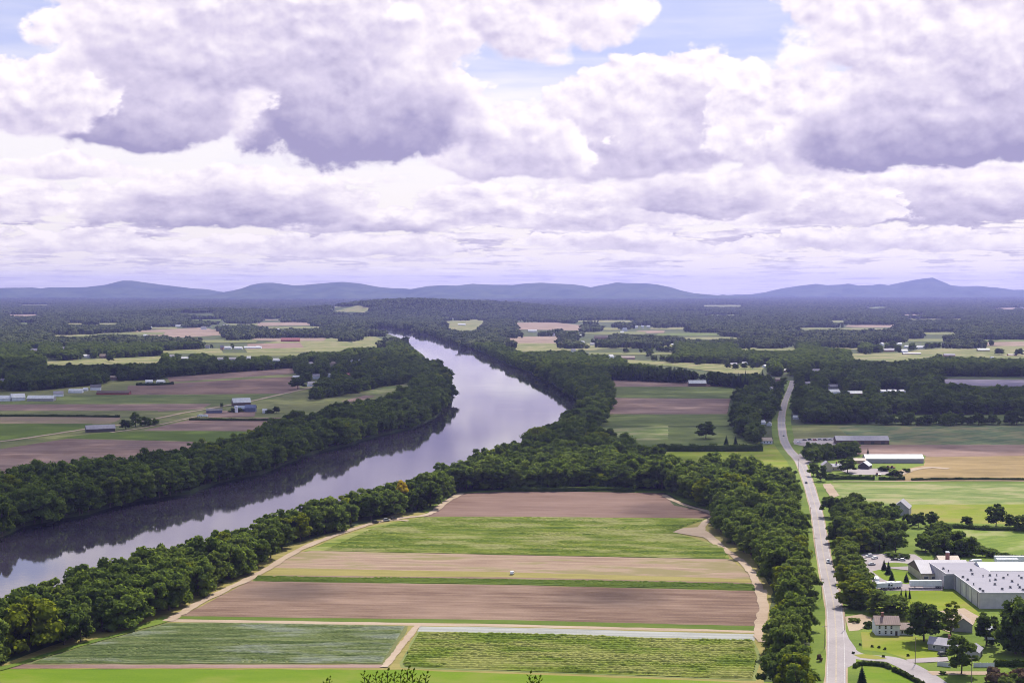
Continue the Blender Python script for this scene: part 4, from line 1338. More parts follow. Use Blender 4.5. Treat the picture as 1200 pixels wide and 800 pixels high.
of_p = P(1081, 680.5)
OF = gable('office_building', 'grey-roofed office building with dark gable at the factory front', 'office', 1100, 680, 27, 25, 4.0, 8.6, 0, W_CREAM, R_LILAC, [(-11, 1.2, 2.2, 1.3), (-7, 1.2, 2.2, 1.3), (-3, 1.2, 2.2, 1.3)], None, None,
           at=(of_p.x + 13.5 - 0.6, of_p.y + 12.5, 0), vis=False)
MB().profx([(-12.0, 4.12), (12.0, 4.12), (0, 8.5)], -13.62, -13.45).build('gable_board', W_BROWN, OF)
RW = MB().profx([(12.51, -0.3), (24, -0.3), (24, 4.2), (18.2, 7.4), (12.51, 5.2)], 4, 15).build('rear_wall', W_CREAM, OF)
MB().profx([(12.55, 5.27), (18.2, 7.47), (24.5, 4.1), (24.5, 4.35), (18.2, 7.75), (12.55, 5.55)], 3.6, 15.4).build('rear_roof', R_TAN, OF)
ch = MB().box(7.4, 9.2, 13.0, 14.8, 6.3, 10.2).build('chimney', BRICK, OF)
MB().box(7.3, 9.3, 12.9, 14.9, 10.202, 10.7).build('cap', TRIM, ch)
gable('warehouse', 'white-roofed warehouse behind the flat factory roof', 'warehouse', 1178, 681.5, 40, 16, 6.6, 9.6, 0, W_WHITE, R_WHITE, [], None, vis=False, at=(P(1150, 684).x + 21, P(1150, 684).y + 9.5, 0))

# --- farm by the road
BN = gable('long_barn', 'long low purple-grey barn behind the farm trees', 'barn', 1011, 520.5, 52, 12, 3.9, 7.6, 0, W_BROWN, R_LILAC)
for k in range(5):
    MB().box(-22 + k * 10, -18.5 + k * 10, -6.06, -5.8, 0, 3.0).build('door', DOORM, BN)
GHW = gable('greenhouse', 'long white-roofed greenhouse in the golden field', 'greenhouse', 1048.5, 542.5, 51, 12, 3.9, 7.0, 0, W_GREY, R_WHITE)
MB().box(-24, 24, -6.05, -5.9, 0.9, 3.2).build('side_panel', plain('grey greenhouse film', (0.30, 0.29, 0.32), 0.4, 0.1), GHW)
gable('house', 'beige gabled farmhouse beside the country road', 'house', 970, 552.5, 9, 8, 5.2, 8.2, 88, W_CREAM, R_LILAC, [], None, None)
gable('house', 'low wing with pale roof joined to the beige farmhouse', 'house', 980, 551.5, 9, 7.5, 3.4, 5.6, 0, W_CREAM, R_LILAC, [(-2.5, 1, 0.9, 1.2), (1.5, 1, 0.9, 1.2)], None, 1.0)
gable('shed', 'white-roofed shed with dark gable beside the round tree', 'shed', 1016, 550, 11, 9, 3.0, 6.0, 62, W_DARK, R_WHITE)
gable('shed', 'pinkish shed between the white-roofed shed and the greenhouse', 'shed', 1008, 543, 10, 7, 2.6, 4.2, 0, W_PINK, R_TAN, vis=False)
gable('house', 'pink house half hidden by the farm trees', 'house', 957, 537, 9, 7, 3.2, 5.6, 20, W_PINK, R_TAN, vis=False)
gable('shed', 'small reddish shed among the trees below the long barn', 'shed', 985, 532.5, 5, 5, 2.6, 5.0, 60, W_PINK, R_RED, vis=False)
gable('barn', 'dark grey barn gable rising from the right roadside wood', 'barn', 1061, 604.5, 15, 11, 5.0, 9.5, 68, W_GREY, R_GREY)
HR = gable('house', 'small pinkish white house at the left of the road bend', 'house', 899, 520, 10, 8, 3.2, 5.8, 4, W_WHITE, R_TAN, [(-3, 1.0, 1.2, 1.2), (0, 1.0, 1.2, 1.2), (3, 1.0, 1.2, 1.2)])
gable('shed', 'white shed in front of the dark pine row', 'shed', 817.5, 452.5, 27, 12, 4.6, 9.0, 0, W_BROWN, R_WHITE)
gable('tobacco_barn', 'dark weathered barn with lilac roof on the far bank', 'barn', 114, 507, 30, 10, 3.8, 7.4, 24, W_DARK, R_LILAC)
gable('barn', 'dark farm barn with bright roof above the blue sheds', 'barn', 281, 476, 23, 11, 4.8, 10.0, 22, W_BROWN, R_WHITE)
gable('shed', 'pale blue roofed farm shed below the bright-roofed barn', 'shed', 281, 482.5, 14, 9, 4, 7.4, 0, W_BLUE, R_BLUE)
gable('shed', 'deep blue shed right of the pale blue shed', 'shed', 293, 483, 13, 9, 5.5, 8.8, 0, W_BLUE, W_BLUE)
gable('shed', 'low dark blue shed left of the farm by the road', 'shed', 250, 484.5, 19, 9, 3.4, 5.6, 10, W_BLUE, R_DARK)
gable('shed', 'small white shed right of the farm bushes', 'shed', 310, 484, 5, 5, 3, 5, 0, W_WHITE, R_WHITE)
p_ = P(276.5, 484)
SI = empty('silo', (p_.x, p_.y + 3, 0), 0, 'small white round silo between the blue farm sheds', 'silo')
MB().tube((0, 0, 0), (0, 0, 8), 2.0, 2.0, 16).build('wall', W_WHITE, SI)
MB().tube((0, 0, 8.002), (0, 0, 9.4), 2.1, 0.3, 16).build('roof', R_WHITE, SI)

HOUSES = [   # px, py, width px, height px, wall, roof, rot, kind, label
    (5, 470, 14, 7, W_WHITE, R_WHITE, 0, 'shed', 'white-roofed shed at the left edge beside the grey sheds'),
    (18, 470, 17, 9, W_WHITE, R_WHITE, 30, 'shed', 'white gabled shed, second from the left edge'),
    (47, 470, 31, 7, W_GREY, R_WHITE, 0, 'shed', 'long pale-roofed shed at the left by the green field'),
    (67, 465, 12, 7, W_WHITE, R_LILAC, 15, 'house', 'white house with lilac roof right of the long pale shed'),
    (88, 460.5, 16, 5, W_WHITE, R_WHITE, 0, 'house', 'wide white house under the dark left woods'),
    (100, 458, 5, 4, W_WHITE, R_WHITE, 0, 'shed', 'tiny white shed between two white houses on the left'),
    (111, 457.5, 13, 7, W_WHITE, R_DARK, 10, 'house', 'white house with dark roof in the left village'),
    (132, 462.5, 38, 5, W_RED, W_BROWN, 0, 'shed', 'long low red-brown shed at the edge of the brown field'),
    (133, 445, 9, 5, W_PINK, R_TAN, 0, 'house', 'pinkish house in front of the left woods'),
    (173.5, 449, 9, 4, W_WHITE, R_WHITE, 20, 'house', 'left one of two white cottages behind a low hedge'),
    (187.5, 449, 10, 4, W_WHITE, R_WHITE, -10, 'house', 'right one of two white cottages behind a low hedge'),
    (3, 447, 6, 3.5, W_WHITE, R_LILAC, 0, 'house', 'pale house at the left edge in dark trees'),
    (40, 413, 12, 5, W_PINK, R_LILAC, 10, 'house', 'lilac-roofed house beside the far sunlit strip'),
    (74, 410, 7, 4, W_WHITE, R_LILAC, 0, 'house', 'small pale house above the far sunlit strip'),
    (99, 419, 5, 4, W_WHITE, R_WHITE, 30, 'house', 'left one of a white pair beside the far meadow'),
    (103.5, 419.5, 4.5, 4, W_WHITE, R_GREY, -30, 'house', 'right one of a white pair beside the far meadow'),
    (120, 419.5, 7, 5, W_PINK, R_TAN, 0, 'house', 'brownish house right of the white pair'),
    (136, 404, 3, 3, W_WHITE, R_WHITE, 0, 'house', 'tiny bright house alone in the far left woods'),
    (175, 384.5, 5, 2, W_WHITE, R_WHITE, 0, 'shed', 'tiny white shed above the pinkish far field'),
    (211, 383, 11, 2.5, W_WHITE, R_WHITE, 0, 'shed', 'long white shed behind the pinkish far field'),
    (170, 394, 4, 2.5, W_WHITE, R_WHITE, 0, 'house', 'tiny white house below the pinkish far field'),
    (245, 383, 4, 3, W_WHITE, R_LILAC, 0, 'house', 'pale house right of the pinkish far field'),
    (265, 382.5, 8, 2.5, W_WHITE, R_LILAC, 10, 'house', 'low pale building in the far woods'),
    (243, 408, 5, 4, W_WHITE, R_DARK, 0, 'house', 'small white house beside the narrow far meadow'),
    (260, 410, 4, 6, W_PINK, R_LILAC, 0, 'house', 'narrow pink house among far houses'),
    (266, 409, 9, 3.5, W_WHITE, R_WHITE, 0, 'warehouse', 'white building left of the long white roofs'),
    (279, 409, 9, 3, W_WHITE, R_WHITE, 0, 'warehouse', 'short white roof left of the longest white roof'),
    (296, 408.5, 20, 3, W_WHITE, R_WHITE, 0, 'greenhouse', 'longest white roof above the far left treeline'),
    (202, 419, 7, 3.5, W_WHITE, R_LILAC, 0, 'house', 'white house in front of the far narrow meadow'),
    (216, 422, 11, 4, W_WHITE, R_WHITE, 10, 'house', 'bright house peeping over the far left treeline'),
    (258, 422, 9, 3, W_WHITE, R_LILAC, 0, 'house', 'low pale house over the far left treeline'),
    (273, 422, 9, 3, W_GREY, R_LILAC, 0, 'house', 'lilac-roofed house over the far left treeline'),
    (291, 422, 5, 5, W_WHITE, R_WHITE, 20, 'house', 'small upright white house at the end of the treeline'),
    (302, 408, 4, 3, W_WHITE, R_WHITE, 0, 'shed', 'tiny white shed at the left of the red-roofed barn field'),
    (340, 400.5, 22, 5, W_RED, R_RED, 0, 'barn', 'long red-roofed barn in the far meadow'),
    (326, 387, 5, 2, W_WHITE, R_WHITE, 0, 'house', 'tiny white roof above the red-roofed barn'),
    (324, 424.5, 11, 5, W_WHITE, R_WHITE, 0, 'house', 'pale house in the woods left of the river village'),
    (348, 443, 10, 3, W_WHITE, R_WHITE, 0, 'house', 'white-roofed house behind the dark round village tree'),
    (370, 444, 9, 6, W_WHITE, R_LILAC, 10, 'house', 'white house with lilac roof in the river village'),
    (364, 453, 9, 6, W_WHITE, R_LILAC, 20, 'house', 'white village house beside the farm road end'),
    (386, 443, 4, 6, W_WHITE, R_WHITE, 60, 'house', 'narrow white gable in the river village trees'),
    (390, 430, 7, 7, W_CREAM, R_TAN, 0, 'house', 'cream house in the middle of the village trees'),
    (412, 424, 3, 3, W_WHITE, R_WHITE, 0, 'house', 'left one of two tiny white houses by the river wood'),
    (422, 424, 3, 4, W_WHITE, R_WHITE, 0, 'house', 'right one of two tiny white houses by the river wood'),
    (410, 441, 8, 4, W_PINK, R_RED, 0, 'house', 'reddish house at the right end of the river village'),
    (364, 428, 7, 4, W_WHITE, R_LILAC, 0, 'house', 'pale lilac roof higher up in the river village'),
    (541, 381, 9, 2, W_WHITE, R_WHITE, 0, 'shed', 'white shed in the distant field right of the river head'),
    (528, 374, 6, 1.6, W_WHITE, R_WHITE, 0, 'shed', 'tiny white roof at the top of the distant field'),
    (606, 388, 3, 2, W_WHITE, R_WHITE, 0, 'shed', 'tiny white shed beside the distant bare field'),
    (624, 389, 10, 3, W_WHITE, R_WHITE, 0, 'greenhouse', 'white covered tunnel behind a row of far trees'),
    (682, 394, 6, 2, W_WHITE, R_WHITE, 0, 'house', 'small white house left of the reddish far building'),
    (705, 397.5, 17, 5, W_PINK, R_TAN, 0, 'house', 'large pink and white building in the far village'),
    (683, 404, 4, 5, W_WHITE, R_WHITE, 30, 'house', 'white gable below the large pink building'),
    (694, 404.5, 5, 3, W_WHITE, R_LILAC, 0, 'house', 'pale house right of the white gable in the far village'),
    (672, 414, 5, 6, W_WHITE, R_GREY, 20, 'house', 'tall white house above the river wood'),
    (688, 418, 3, 5, W_WHITE, R_WHITE, 0, 'house', 'narrow white house right of the tall white house'),
    (716, 421, 7, 6, W_WHITE, R_WHITE, 40, 'house', 'white church-like house above the dark pine row'),
    (736, 421, 16, 4, W_PINK, R_RUST, 0, 'barn', 'long brownish barn above the dark pine row'),
    (729, 390, 4, 2, W_WHITE, R_WHITE, 0, 'house', 'tiny white house in the woods above the thin meadow'),
    (745, 384.5, 5, 3, W_WHITE, R_WHITE, 0, 'house', 'left one of three far white houses in a row'),
    (753, 384, 3, 3, W_WHITE, R_WHITE, 0, 'house', 'middle one of three far white houses in a row'),
    (760, 384, 4, 3, W_WHITE, R_WHITE, 0, 'house', 'right one of three far white houses in a row'),
    (789, 404.5, 4, 2, W_WHITE, R_WHITE, 0, 'house', 'tiny white roof at the end of the thin meadow'),
    (860, 429, 8, 4, W_PINK, R_LILAC, 0, 'house', 'lilac-roofed house behind the round meadow trees'),
    (873, 428, 6, 4, W_WHITE, R_WHITE, 0, 'house', 'white house behind the third round meadow tree'),
    (897, 431, 6, 4, W_WHITE, R_WHITE, 40, 'house', 'white house right of the round meadow trees'),
    (921, 436, 7, 4, W_PINK, R_LILAC, 0, 'house', 'pink house where the road vanishes into the woods'),
    (912, 447, 7, 5, W_PINK, R_TAN, 10, 'house', 'reddish house on the left of the vanishing road'),
    (904, 458, 6, 5, W_WHITE, R_LILAC, 60, 'house', 'pale house left of the far road in the trees'),
    (924, 405, 4, 3, W_WHITE, R_WHITE, 0, 'house', 'tiny white house in the right far woods'),
    (957, 437, 9, 5, W_GREY, R_LILAC, 0, 'house', 'lilac-roofed house in the dark woods right of the road'),
    (947, 452, 8, 5, W_GREY, R_LILAC, 20, 'house', 'pale grey house beside the far road'),
    (975, 456, 14, 6, W_GREY, R_LILAC, 0, 'house', 'grey building left of the bright greenhouses in the woods'),
    (978, 462, 14, 6, W_WHITE, R_WHITE, 10, 'greenhouse', 'bright white greenhouse at the left of the wood clearing'),
    (1003, 463, 17, 5, W_PINK, R_WHITE, 0, 'greenhouse', 'long white and pink greenhouse in the wood clearing'),
    (1034, 460, 9, 3.5, W_WHITE, R_WHITE, 0, 'greenhouse', 'white roof right of the long wood clearing greenhouse'),
    (1046, 460, 10, 3.5, W_WHITE, R_WHITE, 0, 'greenhouse', 'white roof further right in the wood clearing'),
    (1058, 460, 8, 3, W_WHITE, R_WHITE, 15, 'house', 'small white house at the right of the wood clearing'),
    (933, 491, 5, 3, W_WHITE, R_WHITE, 0, 'shed', 'tiny white shed in the dark wood right of the road'),
    (894, 497, 4, 4, W_WHITE, R_WHITE, 20, 'shed', 'small white shed left of the road in the trees'),
    (902, 499, 3, 5, W_WHITE, R_GREY, 70, 'house', 'white gable left of the road in the trees'),
    (1034, 405, 5, 4, W_WHITE, R_WHITE, 45, 'house', 'bright white gable above the wide sunlit meadow'),
    (1025, 405, 5, 3, W_WHITE, R_LILAC, 0, 'house', 'pale house left of the bright white gable'),
    (1041, 412, 15, 4, W_PINK, R_LILAC, 0, 'barn', 'lilac-roofed barn at the edge of the sunlit meadow'),
    (1054, 404, 6, 2.5, W_WHITE, R_WHITE, 0, 'house', 'small white roof above the meadow farm'),
    (1063, 407.5, 5, 3, W_WHITE, R_WHITE, 0, 'house', 'small white house left of the big white barn'),
    (1060, 413, 10, 4, W_WHITE, R_WHITE, 20, 'barn', 'white barn in front at the meadow farm'),
    (1069, 415.5, 21, 2.5, W_BROWN, R_GREY, 0, 'shed', 'long low dark shed in front of the meadow farm'),
    (1078, 409, 11, 4.5, W_WHITE, R_WHITE, 0, 'barn', 'big white barn behind the meadow farm'),
    (1153, 411.5, 14, 3.5, W_BROWN, R_WHITE, 0, 'barn', 'long white-roofed barn in the right sunlit meadow'),
    (1113, 418, 13, 4, W_PINK, R_LILAC, 0, 'house', 'lilac house before the trees of the sunlit meadow'),
    (1187, 417, 10, 2, W_RED, W_BROWN, 0, 'shed', 'low red shed at the right end of the sunlit meadow'),
    (1163, 420.5, 3, 3, W_WHITE, R_WHITE, 0, 'house', 'tiny white house at the lower edge of the meadow'),
    (1016, 376, 4, 1.6, W_WHITE, R_WHITE, 0, 'house', 'tiny white speck of a house far off at the right'),
]
CATN = {'house': 'house', 'shed': 'shed', 'barn': 'barn', 'warehouse': 'warehouse', 'greenhouse': 'greenhouse'}
for px, py, w, h, wl, rf, rot, kd, lab in HOUSES:
    m = mpp(py)
    big = kd in ('shed', 'barn', 'warehouse', 'greenhouse')
    Hr = max(4.2, h * m * 0.92)
    Ww = max(6.0, w * m)
    D = min(Ww * 0.8, 11.0 if big else 8.5)
    gable(kd if kd != 'shed' else 'shed', lab, CATN[kd], px, py, Ww * (1 if rot == 0 else 0.9), D, Hr * (0.5 if big else 0.56), Hr, rot, wl, rf)

# ------------------------------------------------------------------ vehicles
TYRE = plain('tyre', (0.02, 0.02, 0.02), 0.8)
CARGLASS = plain('car glass', (0.025, 0.03, 0.04), 0.08, 0.05, 1, 0.6)
PAINT = {}


def paint(nm, c):
    if nm not in PAINT:
        PAINT[nm] = plain(nm + ' car paint', c, 0.28, 0.03, 0.5, 0.6)
    return PAINT[nm]


def wheel(parent, x, y, r=0.33, w=0.22):
    o = MB().tube((x, y - w / 2, r), (x, y + w / 2, r), r, r, 14).build('wheel', TYRE, parent)
    MB().tube((x, y - w / 2 - 0.02, r), (x, y + w / 2 + 0.02, r), r * 0.55, r * 0.55, 10).build('rim', plain('wheel rim', (0.35, 0.35, 0.36), 0.4), o)


def car(px, py, colour, rot, label, z=0.0, suv=False, group=None, at=None):
    p = at or P(px, py)
    e = empty('parked_car', (p.x, p.y, z), R(rot), label, 'car', group)
    h = 1.75 if suv else 1.46
    roof_x = -1.75 if suv else -1.05
    b = MB()
    b.profy([(-2.2, 0.32), (2.15, 0.32), (2.25, 0.62), (2.1, 0.82), (1.15, 0.96), (0.55, h - 0.06), (0.3, h), (roof_x, h), (-1.85 if not suv else -2.15, 1.0), (-2.25, 0.85)], -0.87, 0.87)
    b.build('body', paint(*colour), e, 0.07)
    for s in (-1, 1):
        MB().profy([(1.0, 0.98), (0.5, h - 0.1), (roof_x + 0.05, h - 0.1), (-1.65 if not suv else -2.0, 1.0)], s * 0.87 - 0.012, s * 0.87 + 0.012).build('side_window', CARGLASS, e)
    MB().add([(1.13, -0.72, 1.0), (1.13, 0.72, 1.0), (0.6, 0.62, h - 0.08), (0.6, -0.62, h - 0.08), (1.17, -0.72, 1.02), (1.17, 0.72, 1.02), (0.64, 0.62, h - 0.06), (0.64, -0.62, h - 0.06)],
             [(0, 1, 2, 3), (7, 6, 5, 4), (0, 4, 5, 1), (1, 5, 6, 2), (2, 6, 7, 3), (3, 7, 4, 0)]).build('windscreen', CARGLASS, e)
    for x in (-1.4, 1.4):
        for y in (-0.78, 0.78):
            wheel(e, x, y)
    for y in (-0.6, 0.6):
        MB().box(2.14, 2.262, y - 0.18, y + 0.18, 0.62, 0.76).build('headlight', TRIM, e)
    return e


WH, BK, SV, DB, RDc = ('white', (0.78, 0.78, 0.77)), ('black', (0.02, 0.02, 0.024)), ('silver', (0.45, 0.46, 0.48)), ('dark blue', (0.04, 0.06, 0.13)), ('dark red', (0.25, 0.03, 0.03))
g1 = 'cars parked on the riverside track'
car(440, 613.0, BK, 40, 'black car parked nearest on the riverside track', 0.33, True, g1)
car(453, 610.6, SV, 25, 'silver car between two dark cars on the riverside track', 0.33, True, g1)
car(461.5, 608.6, BK, 22, 'dark car parked farthest along the riverside track', 0.33, True, g1)
g2 = 'cars in the factory car park'
car(1018.5, 652.6, WH, 200, 'white car at the far end of the factory car park', 0.30, True, g2)
car(1025, 655.0, WH, 215, 'second white car beside the first in the car park', 0.30, False, g2)
car(1013.5, 657.0, BK, 80, 'black car at the left kerb of the car park', 0.30, False, g2)
car(1021.5, 662.4, SV, 15, 'silver car standing alone in the middle of the car park', 0.30, False, g2)
car(1048.5, 656.8, BK, 170, 'black car by the grass island near the office', 0.30, False, g2)
car(1056.5, 657.2, SV, 175, 'silver car by the grass island nearest the office', 0.30, False, g2)
car(1010, 674.0, DB, 60, 'dark blue car half hidden by the roadside trees', 0.30, False, g2)
car(970.5, 659.5, WH, 258, 'white-topped car driving along the country road', 0.27, True)
car(944.8, 566.5, BK, 262, 'small dark car on the road by the dark upright tree', 0.27)
car(918.3, 511.5, BK, 265, 'dark car where the country road bends', 0.27)
car(1105, 768.6, BK, 15, 'black car parked before the grey bungalow', 0.30, True)
car(936, 519, WH, 10, 'white car at the entrance of the machinery yard', 0.41)
car(1055, 556.5, WH, 20, 'white car at the greenhouse farmyard', 0.37)
g3 = 'vehicles in the machinery yard'
ymac = [(943, 516.5, BK, 'black car, first in the machinery yard row'), (949, 516, DB, 'dark blue car, second in the machinery yard row'), (955, 516.4, RDc, 'dark red car, third in the machinery yard row'),
        (961, 515.8, SV, 'silver car, fourth in the machinery yard row'), (967, 516.3, BK, 'black car, fifth in the machinery yard row'), (973, 515.8, WH, 'white car, last in the machinery yard row')]
for x, y, c, lab in ymac:
    car(x, y, c, random.uniform(-30, 30), lab, 0.41, True, g3)


def trailer(px, py, L, rot, label, z=0.3, H=4.0, cab=None):
    p = P(px, py)
    e = empty('semi_trailer' if not cab else 'box_truck', (p.x, p.y + 1.3, z), R(rot), label, 'trailer' if not cab else 'truck')
    z0 = 1.15 if not cab else 0.95
    MB().box(-L / 2, L / 2, -1.27, 1.27, z0, H).build('cargo_box', ribbed('white trailer side', (0.74, 0.74, 0.76), 1.2, 0, 0.93), e, 0.05)
    MB().box(-L / 2 + 0.2, L / 2 - 0.2, -0.5, 0.5, z0 - 0.3, z0 - 0.003).build('chassis', DOORM, e)
    xs = [L / 2 - 1.2, L / 2 - 2.5] if not cab else [L / 2 - 1.4]
    for x in xs:
        for y in (-1.05, 1.05):
            wheel(e, x, y, 0.5, 0.3)
    if not cab:
        MB().box(-L / 2 + 2.4, -L / 2 + 2.6, -0.9, -0.7, 0, z0 - 0.303).box(-L / 2 + 2.4, -L / 2 + 2.6, 0.7, 0.9, 0, z0 - 0.303).build('landing_leg', DOORM, e)
        MB().box(-1.5, L / 2 - 3.4, -1.2, -1.15, 0.5, z0 - 0.05).build('side_skirt', TRIM, e)
    else:
        x0 = -L / 2
        c = MB().profy([(x0 - 2.0, 0.5), (x0 - 0.05, 0.5), (x0 - 0.05, 2.75), (x0 - 1.3, 2.75), (x0 - 1.75, 1.7), (x0 - 2.05, 1.55)], -1.1, 1.1).build('cab', paint(*cab), e, 0.06)
        MB().profy([(x0 - 1.8, 1.72), (x0 - 1.36, 2.62), (x0 - 1.33, 2.62), (x0 - 1.77, 1.72)], -0.95, 0.95).build('windscreen', CARGLASS, c)
        for s in (-1, 1):
            MB().box(x0 - 1.3, x0 - 0.35, s * 1.1 - 0.012, s * 1.1 + 0.012, 1.7, 2.5).build('side_window', CARGLASS, c)
            wheel(e, x0 - 1.1, s * 0.98, 0.48, 0.3)
    return e


trailer(1085.5, 689.8, 16.2, 0, 'long white semi-trailer docked at the factory loading bay')
trailer(1027.5, 686, 7.0, 82, 'white box truck standing upright to view in the loading yard', cab=WH, H=3.8)
trailer(1034, 691, 6.0, 12, 'white box truck beside the columnar conifers', cab=WH, H=3.3)
trailer(1043.5, 690, 6.2, 20, 'second white box truck right of the first by the conifers', cab=WH, H=3.3)
trailer(1051, 690.2, 6.0, 24, 'third white box truck near the big trailer', cab=SV, H=3.3)
trailer(1184, 660.5, 17, 0, 'long white trailer parked behind the white-roofed warehouse')
trailer(1181, 663.8, 12, 0, 'shorter white trailer in front of the long parked trailer')
trailer(1145.5, 662.5, 5, 10, 'white truck at the back corner of the factory', cab=WH, H=3.0)
car(600.3, 672.5, WH, 80, 'small white van standing in the yellow stubble strip', 0.12, True)
trailer(240, 489.5, 6.5, 5, 'white farm truck on the far bank track', z=0.56, cab=WH, H=3.4)
trailer(235, 489.0, 4.5, 8, 'smaller white truck left of the farm truck', z=0.56, cab=WH, H=3.0)


def implement(px, py, label, s=1.0):
    p = P(px, py)
    e = empty('tractor', (p.x, p.y, 0.34), R(random.uniform(-40, 40)), label, 'tractor', 'red implements by the farmyard')
    MB().box(-0.6, 1.9, -0.45, 0.45, 0.8, 1.6).build('hood', paint('tractor red', (0.36, 0.04, 0.03)), e, 0.08)
    c = MB().box(-1.6, -0.5, -0.75, 0.75, 1.1, 2.6).build('cab', CARGLASS, e, 0.05)
    MB().box(-1.7, -0.4, -0.85, 0.85, 2.602, 2.75).build('roof', paint('tractor red', (0.36, 0.04, 0.03)), c)
    for y in (-0.9, 0.9):
        wheel(e, -1.2, y, 0.8, 0.4)
        wheel(e, 1.4, y, 0.5, 0.3)


implement(1041.5, 549.5, 'left red tractor by the sandy field entrance')
implement(1046.5, 549.5, 'right red tractor by the sandy field entrance')
implement(1029, 558, 'red tractor at the front of the farmyard')

# ------------------------------------------------------------------ poles, fences, hedges
WOODP = plain('pole wood', (0.22, 0.18, 0.15), 0.9, 0.15, 2)


def pole(px, py, h, label, arm=True):
    p = P(px, py)
    e = empty('utility_pole', (p.x, p.y, 0), R(8), label, 'utility pole', 'utility poles along the roads')
    MB().tube((0, 0, -0.3), (0, 0, h), 0.17, 0.11, 8).build('post', WOODP, e)
    if arm:
        a = MB().box(-1.15, 1.15, 0.112, 0.21, h - 0.9, h - 0.76).build('crossarm', WOODP, e)
        for x in (-1.0, -0.5, 0.5, 1.0):
            MB().tube((x, 0.16, h - 0.758), (x, 0.16, h - 0.55), 0.05, 0.04, 6).build('insulator', TRIM, a)


pole(1072.5, 778.5, 11.5, 'utility pole standing at the curve of the side road')
pole(1138.5, 800, 10.5, 'utility pole in front of the tree by the white fence')
pole(963, 701, 10.5, 'utility pole left of the road beside the big trees')
pole(955, 650, 10.5, 'utility pole left of the road below the tree shadow')
pole(948.5, 535, 10.5, 'utility pole at the farm trees beside the road')
pole(966.5, 760, 10.5, 'utility pole left of the junction')
pole(950, 612, 10.5, 'utility pole left of the road above the tree shadow')
pole(990, 738, 10.5, 'utility pole at the gravel drive beside the road')
pole(935.5, 552, 10.5, 'utility pole on the sunny slope beside the road')


def fence(a, b, h, label):
    a, b = P(*a), P(*b)
    d = (b - a)
    L = d.length
    e = empty('picket_fence', (a.x, a.y, 0), math.atan2(d.y, d.x), label, 'fence')
    n = max(2, round(L / 2.4))
    for i in range(n + 1):
        MB().box(L * i / n - 0.08, L * i / n + 0.08, -0.08, 0.08, -0.2, h + 0.15).build('post', TRIM, e)
    for i in range(n):
        MB().box(L * i / n + 0.083, L * (i + 1) / n - 0.083, -0.03, 0.03, 0.1, h).build('panel', ribbed('white pickets', (0.72, 0.71, 0.74), 0.28, 0, 0.75), e)


fence((1098.5, 780), (1114, 781.5), 1.9, 'white panel fence left of the grey-green tree')
fence((1141, 781.5), (1165, 781.5), 1.9, 'white panel fence right of the grey-green tree')


def hedge(line, w, h, label, name='hedge', mat=None, dens=5.0, group=None):
    """clipped or rough hedge following a line of world points"""
    g = np.random.default_rng(int(abs(line[0].x * 7 + line[0].y)) % 9999)
    vs, fs, k = [], [], 0
    pts = smooth_line(line, 5)
    secs = [(-w / 2, 0), (-w / 2, h * 0.75), (-w * 0.3, h * 0.93), (w * 0.3, h * 0.93), (w / 2, h * 0.75), (w / 2, 0)]
    L, Rr = ribbon_poly(pts, 2.0)
    for p, l in zip(pts, L):
        n = (l - p.to_2d())
        for o, z in secs:
            j = g.normal(0, 0.08 * w)
            vs.append((p.x + n.x * (o * 0.85 + j), p.y + n.y * (o * 0.85 + j), z + g.normal(0, 0.05 * h) * (z > 0)))
    m = len(secs)
    for i in range(len(pts) - 1):
        for q in range(m - 1):
            fs.append((i * m + q, i * m + q + 1, (i + 1) * m + q + 1, (i + 1) * m + q))
    fs += [tuple(range(m)), tuple(range((len(pts) - 1) * m, len(pts) * m))]
    k = len(vs)
    total = sum((b - a).length for a, b in zip(pts[:-1], pts[1:]))
    N = int(min(9000, total * (w + 2 * h) * dens / max(0.5, h * 0.4)))
    idx = g.integers(0, len(pts) - 1, N)
    tt = g.random(N)
    A = np.array([p[:] for p in pts])
    B = np.array([(l - p.to_2d())[:] for p, l in zip(pts, L)])
    base = A[idx] * (1 - tt[:, None]) + A[idx + 1] * tt[:, None]
    nn = B[idx]
    th = g.uniform(0, PI, N)
    bump = 1 + 0.18 * np.sin(np.arange(len(pts)) * 2.3)[idx]
    c = np.stack([base[:, 0] + nn[:, 0] * np.cos(th) * w * 0.5, base[:, 1] + nn[:, 1] * np.cos(th) * w * 0.5, np.minimum(1, 1.35 * np.sin(th)) * h * bump * g.uniform(0.82, 1.04, N)], 1)
    nr = np.stack([nn[:, 0] * np.cos(th), nn[:, 1] * np.cos(th), np.sin(th)], 1)
    q = leaf_cards(c, nr, g.uniform(0.25, 0.5, N) * min(1.4, 0.45 + h * 0.22), g)
    fs += [tuple(range(k + 5 * j, k + 5 * j + 5)) for j in range(N)]
    vs += [tuple(v) for v in q]
    o = link_obj(name, mesh_np(name, vs, fs, [mat or LEAF[7]], False))
    return tag(o, label, 'hedge', group)


